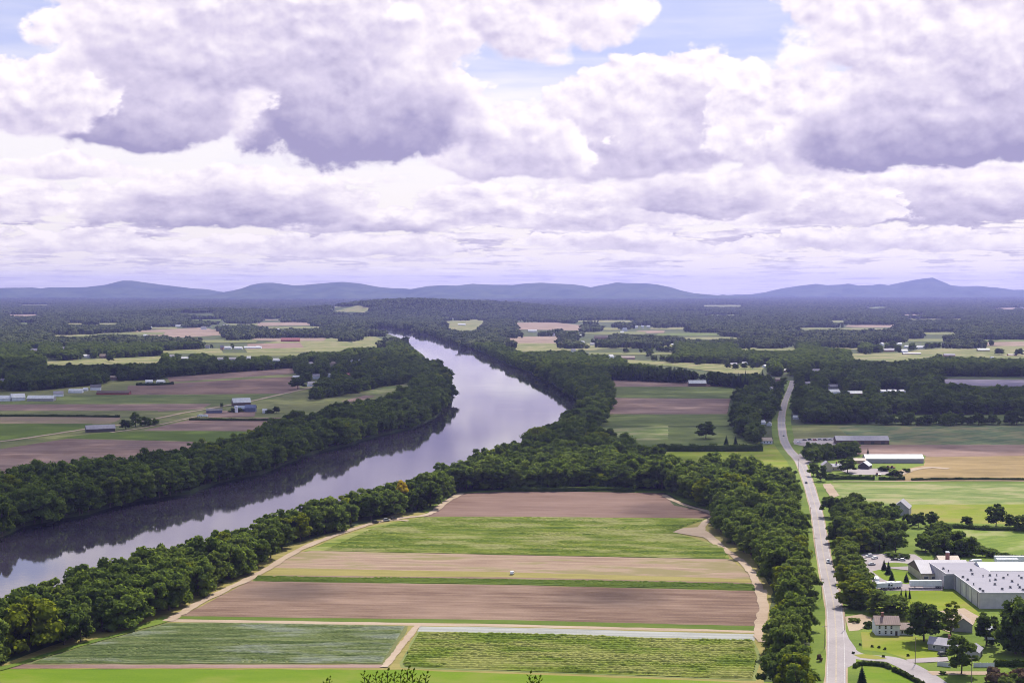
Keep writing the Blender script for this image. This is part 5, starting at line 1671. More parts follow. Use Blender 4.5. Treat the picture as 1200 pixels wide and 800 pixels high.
PX = lambda *a: [P(x, y) for x, y in a]
hedge(PX((1001, 783), (1008, 779.5), (1022, 779.5), (1035, 781), (1043, 784)), 1.7, 1.7, 'clipped dark hedge curving round the mown lawn')
hedge(PX((1046.5, 786), (1058, 791), (1070, 797), (1082, 804)), 1.7, 1.7, 'clipped dark hedge continuing down the side road')
hedge(PX((1165, 780), (1180, 780), (1215, 780.5)), 2.2, 2.2, 'dark hedge right of the white fence')
hedge(PX((770, 528), (800, 528.5), (840, 528.5), (893, 528)), 7, 6.0, 'long rough dark hedge across the central meadow', dens=3)
hedge(PX((968, 562), (990, 561.5), (1010, 561.5), (1025, 562)), 4, 3.0, 'rough hedge along the farm lane, left part', dens=3)
hedge(PX((1030, 562), (1050, 562), (1060, 562)), 4, 2.4, 'rough hedge along the farm lane, right part', dens=3)
hedge(PX((1068, 562.5), (1110, 562), (1160, 562), (1230, 562.5)), 3, 1.6, 'low dark hedge below the golden stubble', dens=3)
hedge(PX((1100, 618), (1130, 619), (1160, 621), (1230, 622)), 4, 2.5, 'bushy hedge between bright meadow and hay field', dens=3)
hedge(PX((1145, 642), (1170, 651), (1200, 656)), 4, 2.2, 'dark hedge row along the hay field behind the trailers', dens=3)
hedge(PX((-60, 488), (40, 488), (100, 488.5), (140, 489)), 4, 2.5, 'thin dark hedge line across the far bank fields', dens=2)
hedge(PX((222, 492.3), (260, 492.6), (300, 493), (335, 492.5)), 4, 2.5, 'dark hedge line below the far bank farm', dens=2)
hedge(PX((160, 451.5), (180, 451.5), (203, 450.5)), 7, 4.0, 'dark low hedge under the two white cottages', dens=2)
hedge(PX((590, 575), (640, 575.5), (700, 575), (745, 576)), 6, 3.2, 'shrubby green edge below the central wood', dens=2.5)

# ------------------------------------------------------------------ woods
def poisson(poly, spacing, tries=14):
    """jittered points inside a pixel polygon, laid out on the ground in metres"""
    W = np.array([P(x, y).to_2d()[:] for x, y in poly])
    x0, y0 = W.min(0)
    x1, y1 = W.max(0)
    nx, ny = int((x1 - x0) / spacing) + 2, int((y1 - y0) / (spacing * 0.87)) + 2
    gx, gy = np.meshgrid(np.arange(nx), np.arange(ny))
    x = x0 + (gx + 0.5 * (gy % 2)) * spacing + rng.uniform(-0.42, 0.42, gx.shape) * spacing
    y = y0 + gy * spacing * 0.87 + rng.uniform(-0.42, 0.42, gx.shape) * spacing
    x, y = x.ravel(), y.ravel()
    k = inpoly(x, y, W)
    return x[k], y[k]


RW = RIGHT_WATER[::-1]
WOODS = {
    'river belt': ([(-70, 757), (0, 737), (60, 715), (130, 693), (200, 672), (270, 651), (340, 628), (400, 610), (450, 594), (490, 582), (530, 566), (540, 575), (516, 587), (500, 599), (468, 604), (434, 609), (410, 616), (376, 628),
                    (338, 643), (312, 659), (283, 674), (238, 695), (206, 711), (194, 721), (150, 735), (88, 754), (20, 774), (-70, 792)], 8.2, (14, 20), (.36, .40, .215, .025)),
    'central wood': ([(530, 567), (560, 556), (590, 545), (622, 530), (650, 514), (672, 500), (692, 483), (688, 470), (705, 455), (712, 460), (714, 480), (702, 497), (690, 510), (700, 520), (730, 534), (752, 545), (775, 556), (800, 562), (850, 566), (900, 571), (935, 576),
                      (940, 584), (900, 596), (842, 598), (800, 586), (780, 575), (700, 573.5), (600, 574), (545, 575)], 9.0, (15, 22), (.42, .36, .18, .04)),
    'roadside wood': ([(838, 604), (850, 597), (900, 594), (940, 578), (944, 600), (949, 640), (955, 680), (960, 720), (961, 760), (957, 830), (904, 830), (906, 795), (913, 764), (924, 737), (917, 708), (906, 682), (880, 657), (846, 630), (840, 613)], 8.4, (12, 19), (.24, .36, .33, .07)),
    'far bank wood': ([(-80, 643), (0, 630), (25, 617), (100, 603), (150, 589), (190, 583), (220, 577), (250, 566), (300, 556), (325, 547), (362, 532), (407, 520), (437, 511), (485, 499), (512, 486), (522, 471), (523, 447), (509, 431),
                       (495, 440), (488, 455), (478, 472), (440, 487), (380, 500), (330, 512), (300, 526), (255, 540), (180, 558), (130, 569), (60, 573), (0, 581), (-80, 590)], 9.5, (16, 24), (.46, .38, .14, .02)),
    'village wood': ([(366, 470), (400, 464), (440, 455), (488, 448), (500, 440), (512, 432), (490, 415), (470, 400), (462, 398), (455, 409), (380, 412), (300, 415), (300, 430), (345, 430), (346, 440), (354, 446), (366, 452)], 10.5, (12, 19), (.46, .36, .16, .02)),
    'left village wood': ([(-90, 428), (60, 428), (150, 428), (195, 427), (345, 418), (346, 428), (260, 435), (196, 441), (190, 446), (150, 446), (122, 450), (60, 457), (0, 459), (-90, 462)], 10.5, (13, 20), (.58, .32, .1, 0)),
    'left road wood': ([(866, 470), (900, 452), (927, 447), (914, 470), (908.5, 490), (909, 512), (905, 512), (890, 521), (880, 522), (858, 500), (862, 482)], 9.5, (13, 20), (.58, .32, .1, 0)),
    'right wood': ([(933, 447), (1000, 440), (1100, 440), (1102, 456), (1150, 460), (1290, 461), (1290, 485), (1030, 486), (1028, 496), (1000, 497), (926, 497), (922, 484), (928, 468)], 10.5, (14, 21), (.62, .3, .08, 0)),
    'hedgerow wood': ([(1030, 496.5), (1290, 496.5), (1290, 498.5), (1030, 498.5)], 11, (8, 15), (.7, .3, 0, 0)),
    'farm trees': ([(937, 538), (944, 533), (1000, 529), (1004, 532), (1002, 536), (965, 541), (950, 543)], 8.0, (9, 14), (.7, .3, 0, 0)),
    'right roadside wood': ([(965, 612), (985, 604), (1012, 604), (1040, 612), (1050, 622), (1054, 640), (1050, 648), (1020, 648), (1000, 648), (985, 648), (975, 640), (969, 626)], 8.0, (10, 17), (.30, .36, .28, .06)),
    'factory edge wood': ([(1075, 640), (1095, 637), (1115, 640), (1140, 644), (1143, 652), (1110, 653), (1085, 650)], 8.0, (9, 13), (.5, .4, .1, 0)),
    'meadow edge wood': ([(1088, 621), (1105, 622), (1112, 630), (1100, 634), (1086, 632)], 8.5, (8, 12), (.5, .4, .1, 0)),
    'roadside row': ([(982, 652), (992, 651), (1000, 665), (1010, 690), (1015, 715), (1000, 722), (994, 712), (990, 690), (985, 668)], 6.6, (11, 14.5), (0, .2, .55, .25)),
    'barn wood': ([(1052, 608), (1068, 606), (1080, 612), (1075, 620), (1052, 618)], 8, (9, 12), (.7, .3, 0, 0)),
    'bend wood': ([(560, 411), (600, 429), (622, 437), (642, 447), (666, 459), (684, 473), (692, 485), (712, 480), (712, 455), (704, 443), (690, 434), (640, 424), (600, 416), (570, 408)], 10.0, (14, 21), (.5, .34, .14, .02)),
    'corner wood': ([(1168, 757), (1185, 752), (1210, 752), (1230, 768), (1205, 772), (1180, 766)], 8, (11, 17), (.6, .4, 0, 0)),
    'pine row': ([(702, 441), (760, 443), (862, 449), (900, 452), (890, 458), (862, 455), (806, 449), (702, 445)], 8.5, (17, 23), None),
    'dark corner pines': ([(866, 584), (885, 580), (905, 578), (930, 578), (940, 582), (900, 594), (872, 592)], 7.5, (13, 18), None),
}
X, Y, S, SX, SH, TI, REG = [], [], [], [], [], [], []
SHN = ['round', 'broad', 'tall', 'ragged']
for rn, (poly, sp, hr, tw) in WOODS.items():
    x, y = poisson(poly, sp)
    for a, b in zip(x, y):
        hgt = random.uniform(*hr) * random.choices((1.0, random.uniform(0.55, 0.8), random.uniform(1.1, 1.3)), (.66, .22, .12))[0]
        if tw is None:
            sh, ti = ('pine', 6) if random.random() < (0.6 if rn == 'pine row' else 0.35) else ('round', 0)
        else:
            sh = random.choices(SHN, (.4, .28, .14, .18))[0]
            ti = random.choices((0, 1, 2, 3), tw)[0]
            if (sh, ti) not in CROWNS:
                sh = 'round'
        X.append(a); Y.append(b); S.append(hgt / DIM[sh][0]); SX.append(random.uniform(0.9, 1.25)); SH.append(sh); TI.append(ti); REG.append(rn)

# scattered and closed woodland from the middle distance to where single crowns cannot be told apart
CLEAR = [np.array(f[2], float) for f in FIELDS if sum(p[1] for p in f[2]) / len(f[2]) < 449 and f[2] is not HILL_FIELD] + [
    np.array([(-160, 463), (148, 463), (150, 451), (196, 442), (346, 431), (350, 447), (352, 457), (330, 480), (-160, 480)]),
    np.array(LEFT_WATER[-9:] + RIGHT_WATER[:12] + [(690, 484), (650, 470)])]
CLEAR_HILL = np.array(HILL_FIELD, float)
VR = np.array(VIS_RECTS)


def keep_clear(x, y, z, h, w, pad=True):
    """False where a tree would stand in water or a clearing, on a building, or right in front of one"""
    bx, by, fw = to_px(x, y, z)
    tx, ty, _ = to_px(x, y, z + h)
    ok = np.ones(x.shape, bool)
    for poly in CLEAR + [CLEAR_HILL]:
        if by.min() - 60 > poly[:, 1].max() or ty.max() < poly[:, 1].min():
            continue
        for u in ((0.0, 0.15, 0.3, 0.45, 0.6, 0.75, 0.88) if pad else (0.0, 0.6)):
            ok &= ~(inpoly(bx, by + (ty - by) * u, poly) & (rng.random(len(bx)) < (1.0 if len(poly) > 14 else 0.93)))
    wp = w / fw * FPX
    for x0, y0, x1, y1 in VR:
        m = 0.5 * wp
        hit = (bx + m > x0) & (bx - m < x1) & (by > y0 + 0.3 * (y1 - y0)) & (ty + (by - ty) * 0.12 < y1 - 0.25 * (y1 - y0))
        ok &= ~hit
    return ok


X, Y, S, SX = map(np.array, (X, Y, S, SX))
HT = np.array([DIM[s][0] for s in SH]) * S
WD = np.array([DIM[s][1] * 2 for s in SH]) * S * SX
ok = np.ones(X.shape, bool)
bx, by, _ = to_px(X, Y, np.zeros_like(X))
far_reg = np.array([r in ('village wood', 'left village wood', 'left road wood', 'right wood', 'pine row', 'bend wood') for r in REG])
ok &= ~far_reg | keep_clear(X, Y, np.zeros_like(X), HT, WD * 0.7)
# near woods only keep off buildings, cars' tracks and the fixed single trees
for x0, y0, x1, y1 in VR:
    if y1 > 500:
        ok &= ~((bx > x0 - 4) & (bx < x1 + 4) & (by > y0) & (by - HT / ((CAMH) / (by - HZ)) * 0.8 < y1 - 2) & (by < y1 + 60) & (by > y1 - 12))
for s in SINGLES:
    q = P(s[0], s[1])
    ok &= (X - q.x) ** 2 + (Y - q.y) ** 2 > (3.0 if s[3] in ('column', 'conifer') else 7.5 if s[4] in (3, 4) and s[0] < 500 else 4.8) ** 2
    if s[4] in (3, 4) and s[0] < 500:
        ok &= ~((np.abs(X - q.x) < 6.5) & (Y < q.y) & (Y > q.y - 22))
rl = np.array([p.to_2d()[:] for p in road_line])
for q in rl:
    ok &= (X - q[0]) ** 2 + (Y - q[1]) ** 2 > np.where(X < q[0], 15.0, 11.0) ** 2
bx, by, fw = to_px(X, Y, np.zeros_like(X))
_, ty, _ = to_px(X, Y, HT)
rd = [road_line[0]] + [road_line[i].lerp(road_line[i + 1], k / 6) for i in range(len(road_line) - 1) for k in range(1, 7)]
for q in rd:
    qx, qy, qf = to_px(np.array(q.x), np.array(q.y), np.array(0.0))
    if qy > 448:
        ok &= ~((np.abs(bx - qx) < WD / 2 / fw * FPX * 0.9 + 3.6 / qf * FPX) & (by > qy - 1) & (ty < qy))
for q in track_left:
    ok &= (X - q.x) ** 2 + (Y - q.y) ** 2 > 5.5 ** 2
X, Y, S, SX, HT, WD = (a[ok] for a in (X, Y, S, SX, HT, WD))
SH = [s for s, k in zip(SH, ok) if k]
TI = [s for s, k in zip(TI, ok) if k]
REG = [s for s, k in zip(REG, ok) if k]

# which of them show largest: paint crown ovals from far to near, count what stays
bx, by, fw = to_px(X, Y, np.zeros_like(X))
_, ty, _ = to_px(X, Y, HT)
buf = -np.ones((800, 1200), int)
for i in np.argsort(-fw):
    cx, rx = bx[i], WD[i] / 2 / fw[i] * FPX
    cy, ry = (by[i] * 0.94 + ty[i] * 1.06) / 2, max(1.0, (by[i] - ty[i]) / 2 * 0.96)
    x0, x1, y0, y1 = int(max(0, cx - rx)), int(min(1199, cx + rx + 1)), int(max(0, cy - ry)), int(min(799, cy + ry + 1))
    if x1 <= x0 or y1 <= y0:
        continue
    yy, xx = np.mgrid[y0:y1 + 1, x0:x1 + 1]
    m = ((xx - cx) / rx) ** 2 + ((yy - cy) / ry) ** 2 <= 1
    buf[y0:y1 + 1, x0:x1 + 1][m] = i
cnt = np.bincount(buf[buf >= 0].ravel(), minlength=len(X))
con = np.array([s in ('pine', 'conifer') for s in SH])
n_bl = sum(1 for s in SINGLES if s[5] == 'broadleaf_tree')
order = np.argsort(-cnt)
single = np.zeros(len(X), bool)
single[[i for i in order if not con[i] and cnt[i] > 0][:296 - n_bl]] = True
single[[i for i in order if con[i] and cnt[i] > 25][:60]] = True

# labels: look + place along its wood
PLACE = {
    'river belt': [(60, 'in the riverside belt at the lower left corner'), (130, 'in the riverside belt above the blue-green vegetable rows'), (200, 'in the riverside belt where the dirt track begins'),
                   (270, 'in the riverside belt beside the broad ploughed field'), (340, 'in the riverside belt beside the tan strip'), (420, 'in the riverside belt before the parked cars'), (480, 'in the riverside belt round the golden tree'), (9999, 'at the upper end of the riverside belt')],
    'central wood': [(600, 'at the river corner of the central wood'), (660, 'in the central wood above the brown field'), (720, 'in the middle of the central wood'), (790, 'in the central wood below the green meadow'), (850, 'at the right of the central wood'), (9999, 'in the central wood near the road')],
    'roadside wood': [(860, 'at the sandy tip of the roadside wood'), (885, 'in the roadside wood above the track bend'), (905, 'in the roadside wood along the winding track'), (925, 'in the middle of the long roadside wood'), (945, 'in the roadside wood facing the road'), (9999, 'at the road edge of the roadside wood')],
    'far bank wood': [(60, 'on the far river bank at the left edge'), (130, 'on the far river bank below the purple-brown field'), (200, 'on the far river bank by the sand spit'), (270, 'on the far river bank below the green strip'), (340, 'on the far river bank below the farm'), (410, 'on the far river bank before the olive field'), (9999, 'on the far river bank at the bend')],
    'right roadside wood': [(1000, 'in the wood right of the road'), (1025, 'in the wood right of the road, middle part'), (9999, 'in the wood right of the road by the paddock')],
    'roadside row': [(9999, 'in the row between road and factory')],
    'factory edge wood': [(9999, 'behind the factory office')], 'meadow edge wood': [(9999, 'by the small paddock')], 'barn wood': [(9999, 'round the grey barn')],
    'bend wood': ([(560, 411), (600, 429), (622, 437), (642, 447), (666, 459), (684, 473), (692, 485), (712, 480), (712, 455), (704, 443), (690, 434), (640, 424), (600, 416), (570, 408)], 10.0, (14, 21), (.5, .34, .14, .02)),
    'corner wood': [(9999, 'behind the dark hedge at the right edge')], 'farm trees': [(9999, 'in the farm grove by the road')], 'dark corner pines': [(9999, 'in the dark conifer corner beside the road')],
    'bend wood': [(9999, 'on the outer river bank at the bend')],
    'pine row': [(9999, 'in the dark pine row')], 'village wood': [(9999, 'in the river village wood')], 'left village wood': [(9999, 'in the dark left village wood')],
    'left road wood': [(9999, 'in the wood left of the road bend')], 'right wood': [(9999, 'in the dark wood right of the road')], 'hedgerow wood': [(9999, 'in the hedgerow behind the teal field')],
}
ORD = ['first', 'second', 'third', 'fourth', 'fifth', 'sixth', 'seventh', 'eighth', 'ninth', 'tenth', 'eleventh', 'twelfth', 'thirteenth', 'fourteenth', 'fifteenth', 'sixteenth', 'seventeenth', 'eighteenth', 'nineteenth', 'twentieth']
SHW = dict(SHAPES)
SHW['pine'] = 'pointed'
buckets = {}
for i in np.where(single)[0]:
    place = next(t for lim, t in PLACE[REG[i]] if bx[i] < lim)
    place = place.replace('the riverside belt', 'riverside belt').replace('in the wood right of the road, middle part', 'in the middle wood right of the road')
    look = ('%s %s' % (SHW[SH[i]], TW[TI[i]])) + (' conifer' if con[i] else ' tree')
    buckets.setdefault((look, place), []).append(i)
LABEL = {}
for (look, place), ids in buckets.items():
    ids.sort(key=lambda i: bx[i])
    for k, i in enumerate(ids):
        if len(ids) == 1:
            LABEL[i] = '%s %s' % (look, place)
        elif len(ids) == 2:
            LABEL[i] = '%s %s, %s of two' % (look, place, ('left', 'right')[k])
        else:
            LABEL[i] = '%s %s, %s from left' % (look, place, ORD[k] if k < 20 else 'last')
        if len(LABEL[i].split()) > 16:
            LABEL[i] = ' '.join(w for w in LABEL[i].split() if w != 'the')
for i in np.where(single)[0]:
    plant('conifer_tree' if con[i] else 'broadleaf_tree', X[i], Y[i], 0, SH[i], TI[i], S[i], random.uniform(0, 6.28), LABEL[i], 'conifer' if con[i] else 'tree', 'trees of the ' + REG[i], SX[i])
for px, py, hpx, sh, ti, nm, lab, wf in SINGLES:
    p = P(px, py)
    s = hpx * mpp(py) / DIM[sh][0]
    plant(nm, p.x, p.y, 0, sh, ti, s, random.uniform(0, 6.28), lab, 'conifer' if 'conifer' in nm else 'tree', 'columnar conifers of the loading yard' if sh == 'column' else None, wf)
for px, py, hpx, ti, lab, wf in SHRUBS:
    p = P(px, py)
    plant('shrub', p.x, p.y, 0, 'shrub', ti, max(0.35, hpx * mpp(py) / 3.0), random.uniform(0, 6.28), lab, 'shrub', None, wf)

# ---- everything else: one mass of woodland built from the same crowns
PROTO = bpy.data.collections.new('woodland sources')
protos = []


def proto(me, extra=None):
    o = bpy.data.objects.new('%03d' % len(protos), me)
    PROTO.objects.link(o)
    protos.append(o)
    return len(protos) - 1


PID = {}
for key, me in CROWNS.items():
    if key[0] in ('round', 'broad', 'tall', 'ragged', 'pine') and key[1] in (0, 1, 2, 3, 6):
        PID[key] = proto(me)
TID = {k: proto(TRUNKS[k]) for k in ('round', 'broad', 'tall', 'ragged', 'pine')}
PM = patch_mat()


def patch_mesh(seed, n, rad, hr):
    """piece of closed far woodland: n crowns, each a few lumps"""
    g = np.random.default_rng(seed)
    sv, sf = icos(1)
    vs, fs, tint, k = [], [], [], 0
    for i in range(n):
        a, r = g.uniform(0, 2 * PI), rad * math.sqrt(g.uniform(0, 1))
        h = g.uniform(*hr)
        cr = g.uniform(4.0, 6.8)
        tv = g.uniform(0, 1) ** 1.4
        for q in range(5):
            o = g.normal(0, 0.5, 3) * np.array([cr, cr, cr * 0.5])
            s = cr * g.uniform(0.4, 0.75)
            zc = h - s - abs(o[2]) * 1.3
            jit = 1 + g.uniform(-0.3, 0.22, (len(sv), 1))
            V_ = sv * np.array([s, s, s * g.uniform(0.8, 1.2)]) * jit + np.array([math.cos(a) * r + o[0], math.sin(a) * r + o[1], zc])
            vs.append(V_)
            fs += [(x + k, y + k, z + k) for x, y, z in sf]
            k += len(V_)
            tint += [min(1, max(0, tv + g.normal(0, 0.1)))] * len(V_)
        # foliage down to the ground so that edges of a wood are closed
        V_ = sv * np.array([cr * 0.8, cr * 0.8, h * 0.42]) * (1 + g.uniform(-0.2, 0.2, (len(sv), 1))) + np.array([math.cos(a) * r, math.sin(a) * r, h * 0.4])
        vs.append(V_)
        fs += [(x + k, y + k, z + k) for x, y, z in sf]
        k += len(V_)
        tint += [tv * 0.8] * len(V_)
    me = mesh_np('far woodland', np.concatenate(vs), fs, [PM])
    at = me.attributes.new('tint', 'FLOAT', 'POINT')
    at.data.foreach_set('value', tint)
    return me


PATCH = [proto(patch_mesh(900 + i, 26, 32, (12, 22))) for i in range(5)]
SPARSE = [proto(patch_mesh(950 + i, 6, 30, (9, 17))) for i in range(3)]

GX, GY, GZ, GI, GS, GR = [], [], [], [], [], []


def put(x, y, z, i, s, r):
    GX.append(x); GY.append(y); GZ.append(z); GI.append(i); GS.append(s); GR.append(r)


for i in np.where(~single)[0]:
    r = random.uniform(0, 6.28)
    sc = (S[i] * SX[i], S[i] * SX[i], S[i])
    put(X[i], Y[i], 0, PID[(SH[i], TI[i])], sc, r)
    if Y[i] < 1700:
        put(X[i], Y[i], 0, TID[SH[i]], sc, r)


def grid_pts(d0, d1, sp, half=0.43):
    out = []
    ny = int((d1 - d0) / (sp * 0.87))
    for j in range(ny):
        y = d0 + j * sp * 0.87
        n = int(2 * y * half / sp)
        x = (np.arange(n) - n / 2 + 0.5 * (j % 2)) * sp
        out.append(np.stack([x, np.full(n, y)], 1))
    p = np.concatenate(out)
    return p + rng.uniform(-0.45, 0.45, p.shape) * sp


def vnoise(x, y, s, seed):
    g = np.random.default_rng(seed)
    T = g.random((256, 256))
    u, v = x / s + 300, y / s + 300
    i, j = np.floor(u).astype(int), np.floor(v).astype(int)
    fu, fv = u - i, v - j
    fu, fv = fu * fu * (3 - 2 * fu), fv * fv * (3 - 2 * fv)
    t = lambda a, b: T[a % 256, b % 256]
    return (t(i, j) * (1 - fu) + t(i + 1, j) * fu) * (1 - fv) + (t(i, j + 1) * (1 - fu) + t(i + 1, j + 1) * fu) * fv


# single crowns 2.2 - 3.6 km
D441 = P(600, 441).y
pts = grid_pts(D441 - 60, 3600, 11.0)
x, y = pts[:, 0], pts[:, 1]
h = rng.uniform(12, 20, len(x))
k = keep_clear(x, y, np.zeros_like(x), h, np.full(len(x), 8.0))
bx_, by_, _ = to_px(x, y, np.zeros_like(x))
for rn in ('village wood', 'left village wood', 'left road wood', 'right wood', 'pine row', 'central wood', 'far bank wood', 'bend wood'):
    k &= ~inpoly(bx_, by_, WOODS[rn][0])
k &= ~((by_ > 441) | ((bx_ > 880) & (bx_ < 905) & (by_ > 438)))
k &= vnoise(x, y, 90, 5) * 0.6 + vnoise(x, y, 260, 6) * 0.4 > 0.22
for a, b, hh in zip(x[k], y[k], h[k]):
    sh = random.choices(SHN, (.45, .35, .08, .12))[0]
    ti = random.choices((0, 1, 2), (.42, .4, .18))[0]
    s = hh / DIM[sh][0]
    w = random.uniform(1.0, 1.35)
    put(a, b, 0, PID[(sh, ti)], (s * w, s * w, s), random.uniform(0, 6.28))
# closed woodland 3.6 - 19 km
for d0, d1, sp in ((3600, 9000, 46.0), (9000, 20500, 62.0)):
    pts = grid_pts(d0, d1, sp)
    x, y = pts[:, 0], pts[:, 1]
    z = rise_z(x, y)
    k = keep_clear(x, y, z, np.full(len(x), 19.0), np.full(len(x), 40.0))
    dn = vnoise(x, y, 420, 7) * 0.6 + vnoise(x, y, 150, 8) * 0.4
    for a, b, c, q in zip(x[k], y[k], z[k], dn[k]):
        if q < 0.26 and c < 8:
            if random.random() < 0.45:
                put(a, b, c - 0.5, random.choice(SPARSE), (1, 1, 1), random.uniform(0, 6.28))
            continue
        s = random.uniform(0.85, 1.2)
        put(a, b, c - 0.5, random.choice(PATCH), (s, s, random.uniform(0.8, 1.15)), random.uniform(0, 6.28))

me = bpy.data.meshes.new('woodland')
me.vertices.add(len(GX))
me.vertices.foreach_set('co', np.stack([GX, GY, GZ], 1).astype(np.float32).ravel())
a = me.attributes.new('source', 'INT', 'POINT'); a.data.foreach_set('value', np.array(GI, np.int32))
a = me.attributes.new('size', 'FLOAT_VECTOR', 'POINT'); a.data.foreach_set('vector', np.array(GS, np.float32).ravel())
a = me.attributes.new('turn', 'FLOAT', 'POINT'); a.data.foreach_set('value', np.array(GR, np.float32))
wood = tag(link_obj('woodland', me), 'dense green woodland filling the valley to the mountains', 'woodland', kind='stuff')
ng = bpy.data.node_groups.new('woodland', 'GeometryNodeTree')
ng.interface.new_socket('Geometry', in_out='INPUT', socket_type='NodeSocketGeometry')
ng.interface.new_socket('Geometry', in_out='OUTPUT', socket_type='NodeSocketGeometry')
gi, go = ng.nodes.new('NodeGroupInput'), ng.nodes.new('NodeGroupOutput')
iop = ng.nodes.new('GeometryNodeInstanceOnPoints')
ci = ng.nodes.new('GeometryNodeCollectionInfo')
ci.inputs['Collection'].default_value = PROTO
ci.inputs['Separate Children'].default_value = True
ci.inputs['Reset Children'].default_value = True


def attr(nm, ty):
    n = ng.nodes.new('GeometryNodeInputNamedAttribute')
    n.data_type = ty
    n.inputs['Name'].default_value = nm
    return n.outputs[0]


cx = ng.nodes.new('ShaderNodeCombineXYZ')
ng.links.new(attr('turn', 'FLOAT'), cx.inputs[2])
e2r = ng.nodes.new('FunctionNodeEulerToRotation')
ng.links.new(cx.outputs[0], e2r.inputs[0])
ng.links.new(gi.outputs[0], iop.inputs['Points'])
ng.links.new(ci.outputs[0], iop.inputs['Instance'])
iop.inputs['Pick Instance'].default_value = True
ng.links.new(attr('source', 'INT'), iop.inputs['Instance Index'])
ng.links.new(e2r.outputs[0], iop.inputs['Rotation'])
ng.links.new(attr('size', 'FLOAT_VECTOR'), iop.inputs['Scale'])
ng.links.new(iop.outputs[0], go.inputs[0])
md = wood.modifiers.new('woodland', 'NODES')
md.node_group = ng
print('woodland points', len(GX), 'single trees', int(single.sum()), 'in view', int((cnt > 0).sum()))

# ------------------------------------------------------------------ crops with real height in the near fields
def crop(poly, cell, rowsp, h, mat, label, cover=0.85, rot=-4.5, zb=0.15, rough=0.5):
    W = np.array([P(x, y).to_2d()[:] for x, y in poly])
    c, s = math.cos(R(rot)), math.sin(R(rot))
    U = np.stack([W[:, 0] * c + W[:, 1] * s, -W[:, 0] * s + W[:, 1] * c], 1)
    u = np.arange(U[:, 0].min(), U[:, 0].max(), cell)
    v = np.arange(U[:, 1].min(), U[:, 1].max(), cell * 0.6)
    uu, vv = np.meshgrid(u, v)
    prof = 0.5 + 0.5 * np.cos(2 * PI * vv / rowsp)
    n = vnoise(uu, vv, 0.9, 31) * 0.6 + vnoise(uu, vv, 2.6, 32) * 0.4
    big = vnoise(uu, vv, 24, 33) * 0.5 + vnoise(uu * 0.1, vv, 5, 34) * 0.5
    z = h * (np.clip(prof * 1.3 - 0.25, 0, 1) * (0.45 + 0.9 * n) + rough * (rng.random(uu.shape) - 0.5) * 0.8) * (0.6 + 0.7 * big)
    keep = (n * 0.5 + big * 0.7) < cover + 0.1
    x, y = uu * c - vv * s, uu * s + vv * c
    ins = inpoly(x, y, W)
    er = ins.copy()
    for dy, dx in ((1, 0), (-1, 0), (0, 1), (0, -1), (2, 0), (-2, 0), (3, 0), (-3, 0)):
        er &= np.roll(np.roll(ins, dy, 0), dx, 1)
    z = np.where(ins & keep, z, -0.2) * np.where(er, 1.0, 0.15) + zb
    ny, nx = uu.shape
    idx = np.arange(ny * nx).reshape(ny, nx)
    q = ins[:-1, :-1] & ins[1:, :-1] & ins[:-1, 1:] & ins[1:, 1:]
    F = np.stack([idx[:-1, :-1][q], idx[:-1, 1:][q], idx[1:, 1:][q], idx[1:, :-1][q]], 1)
    used = np.unique(F)
    re = -np.ones(ny * nx, int)
    re[used] = np.arange(len(used))
    V_ = np.stack([x.ravel(), y.ravel(), z.ravel()], 1)[used]
    me = bpy.data.meshes.new('crop_rows')
    me.vertices.add(len(V_)); me.vertices.foreach_set('co', V_.astype(np.float32).ravel())
    me.loops.add(len(F) * 4); me.loops.foreach_set('vertex_index', re[F].astype(np.int32).ravel())
    me.polygons.add(len(F)); me.polygons.foreach_set('loop_start', np.arange(0, len(F) * 4, 4, dtype=np.int32)); me.polygons.foreach_set('loop_total', np.full(len(F), 4, np.int32))
    me.update(calc_edges=True)
    me.validate()
    me.materials.append(mat)
    tag(link_obj('crop_rows', me), label, 'crop', kind='stuff')


crop([(198, 730), (300, 730), (475, 733.5), (448, 777), (36, 777), (100, 757)], 0.55, 2.6, 0.55, field('cabbage leaves', (0.07, 0.098, 0.028), (0.17, 0.195, 0.068), -4, 2.6, 0.5, 0.35, third=(0.18, 0.20, 0.135), bed=9.5, bedk=0.4), 'rows of blue-green cabbages in the lower left field', 0.8, zb=0.20)
crop([(490, 740.5), (600, 743), (883, 751), (888, 770), (882, 796), (474, 781), (471, 776)], 0.55, 3.4, 1.0, field('leafy crop', (0.085, 0.13, 0.013), (0.20, 0.24, 0.028), -4, 3.4, 0.45, 0.35, third=(0.23, 0.235, 0.06), bed=12, bedk=0.3), 'bushy rows of a leafy vegetable at the bottom of the picture', 0.95, zb=0.20)
crop([(500, 606), (600, 606), (828, 608), (800, 617), (790, 624), (850, 642), (852, 655), (600, 650), (378, 645), (440, 618)], 0.9, 4.4, 0.8, F_GREEN, 'green and pale striped crop rows in the middle field', 0.75, zb=0.20)
crop([(300, 675.5), (600, 678.5), (883, 684.5), (886, 691.5), (600, 684.5), (298, 680.5)], 0.7, 2.4, 0.8, F_STRIP, 'narrow strip of dark green crop above the ploughed field', 0.95, zb=0.20)

_g = random.Random(11)
k = 0
while k < 26:
    px, py = _g.uniform(0, 1200), _g.uniform(362, 398)
    if 330 < px < 640:
        continue
    k += 1
    gable('house', 'tiny white house in the distant woods of the far plain', 'house', px, py, _g.uniform(14, 26), 9, 6, 10 + (398 - py) * 0.2, _g.choice((0, 30, -40)), W_WHITE, _g.choice((R_WHITE, R_LILAC)), group='tiny white houses in the distant woods', vis=False)

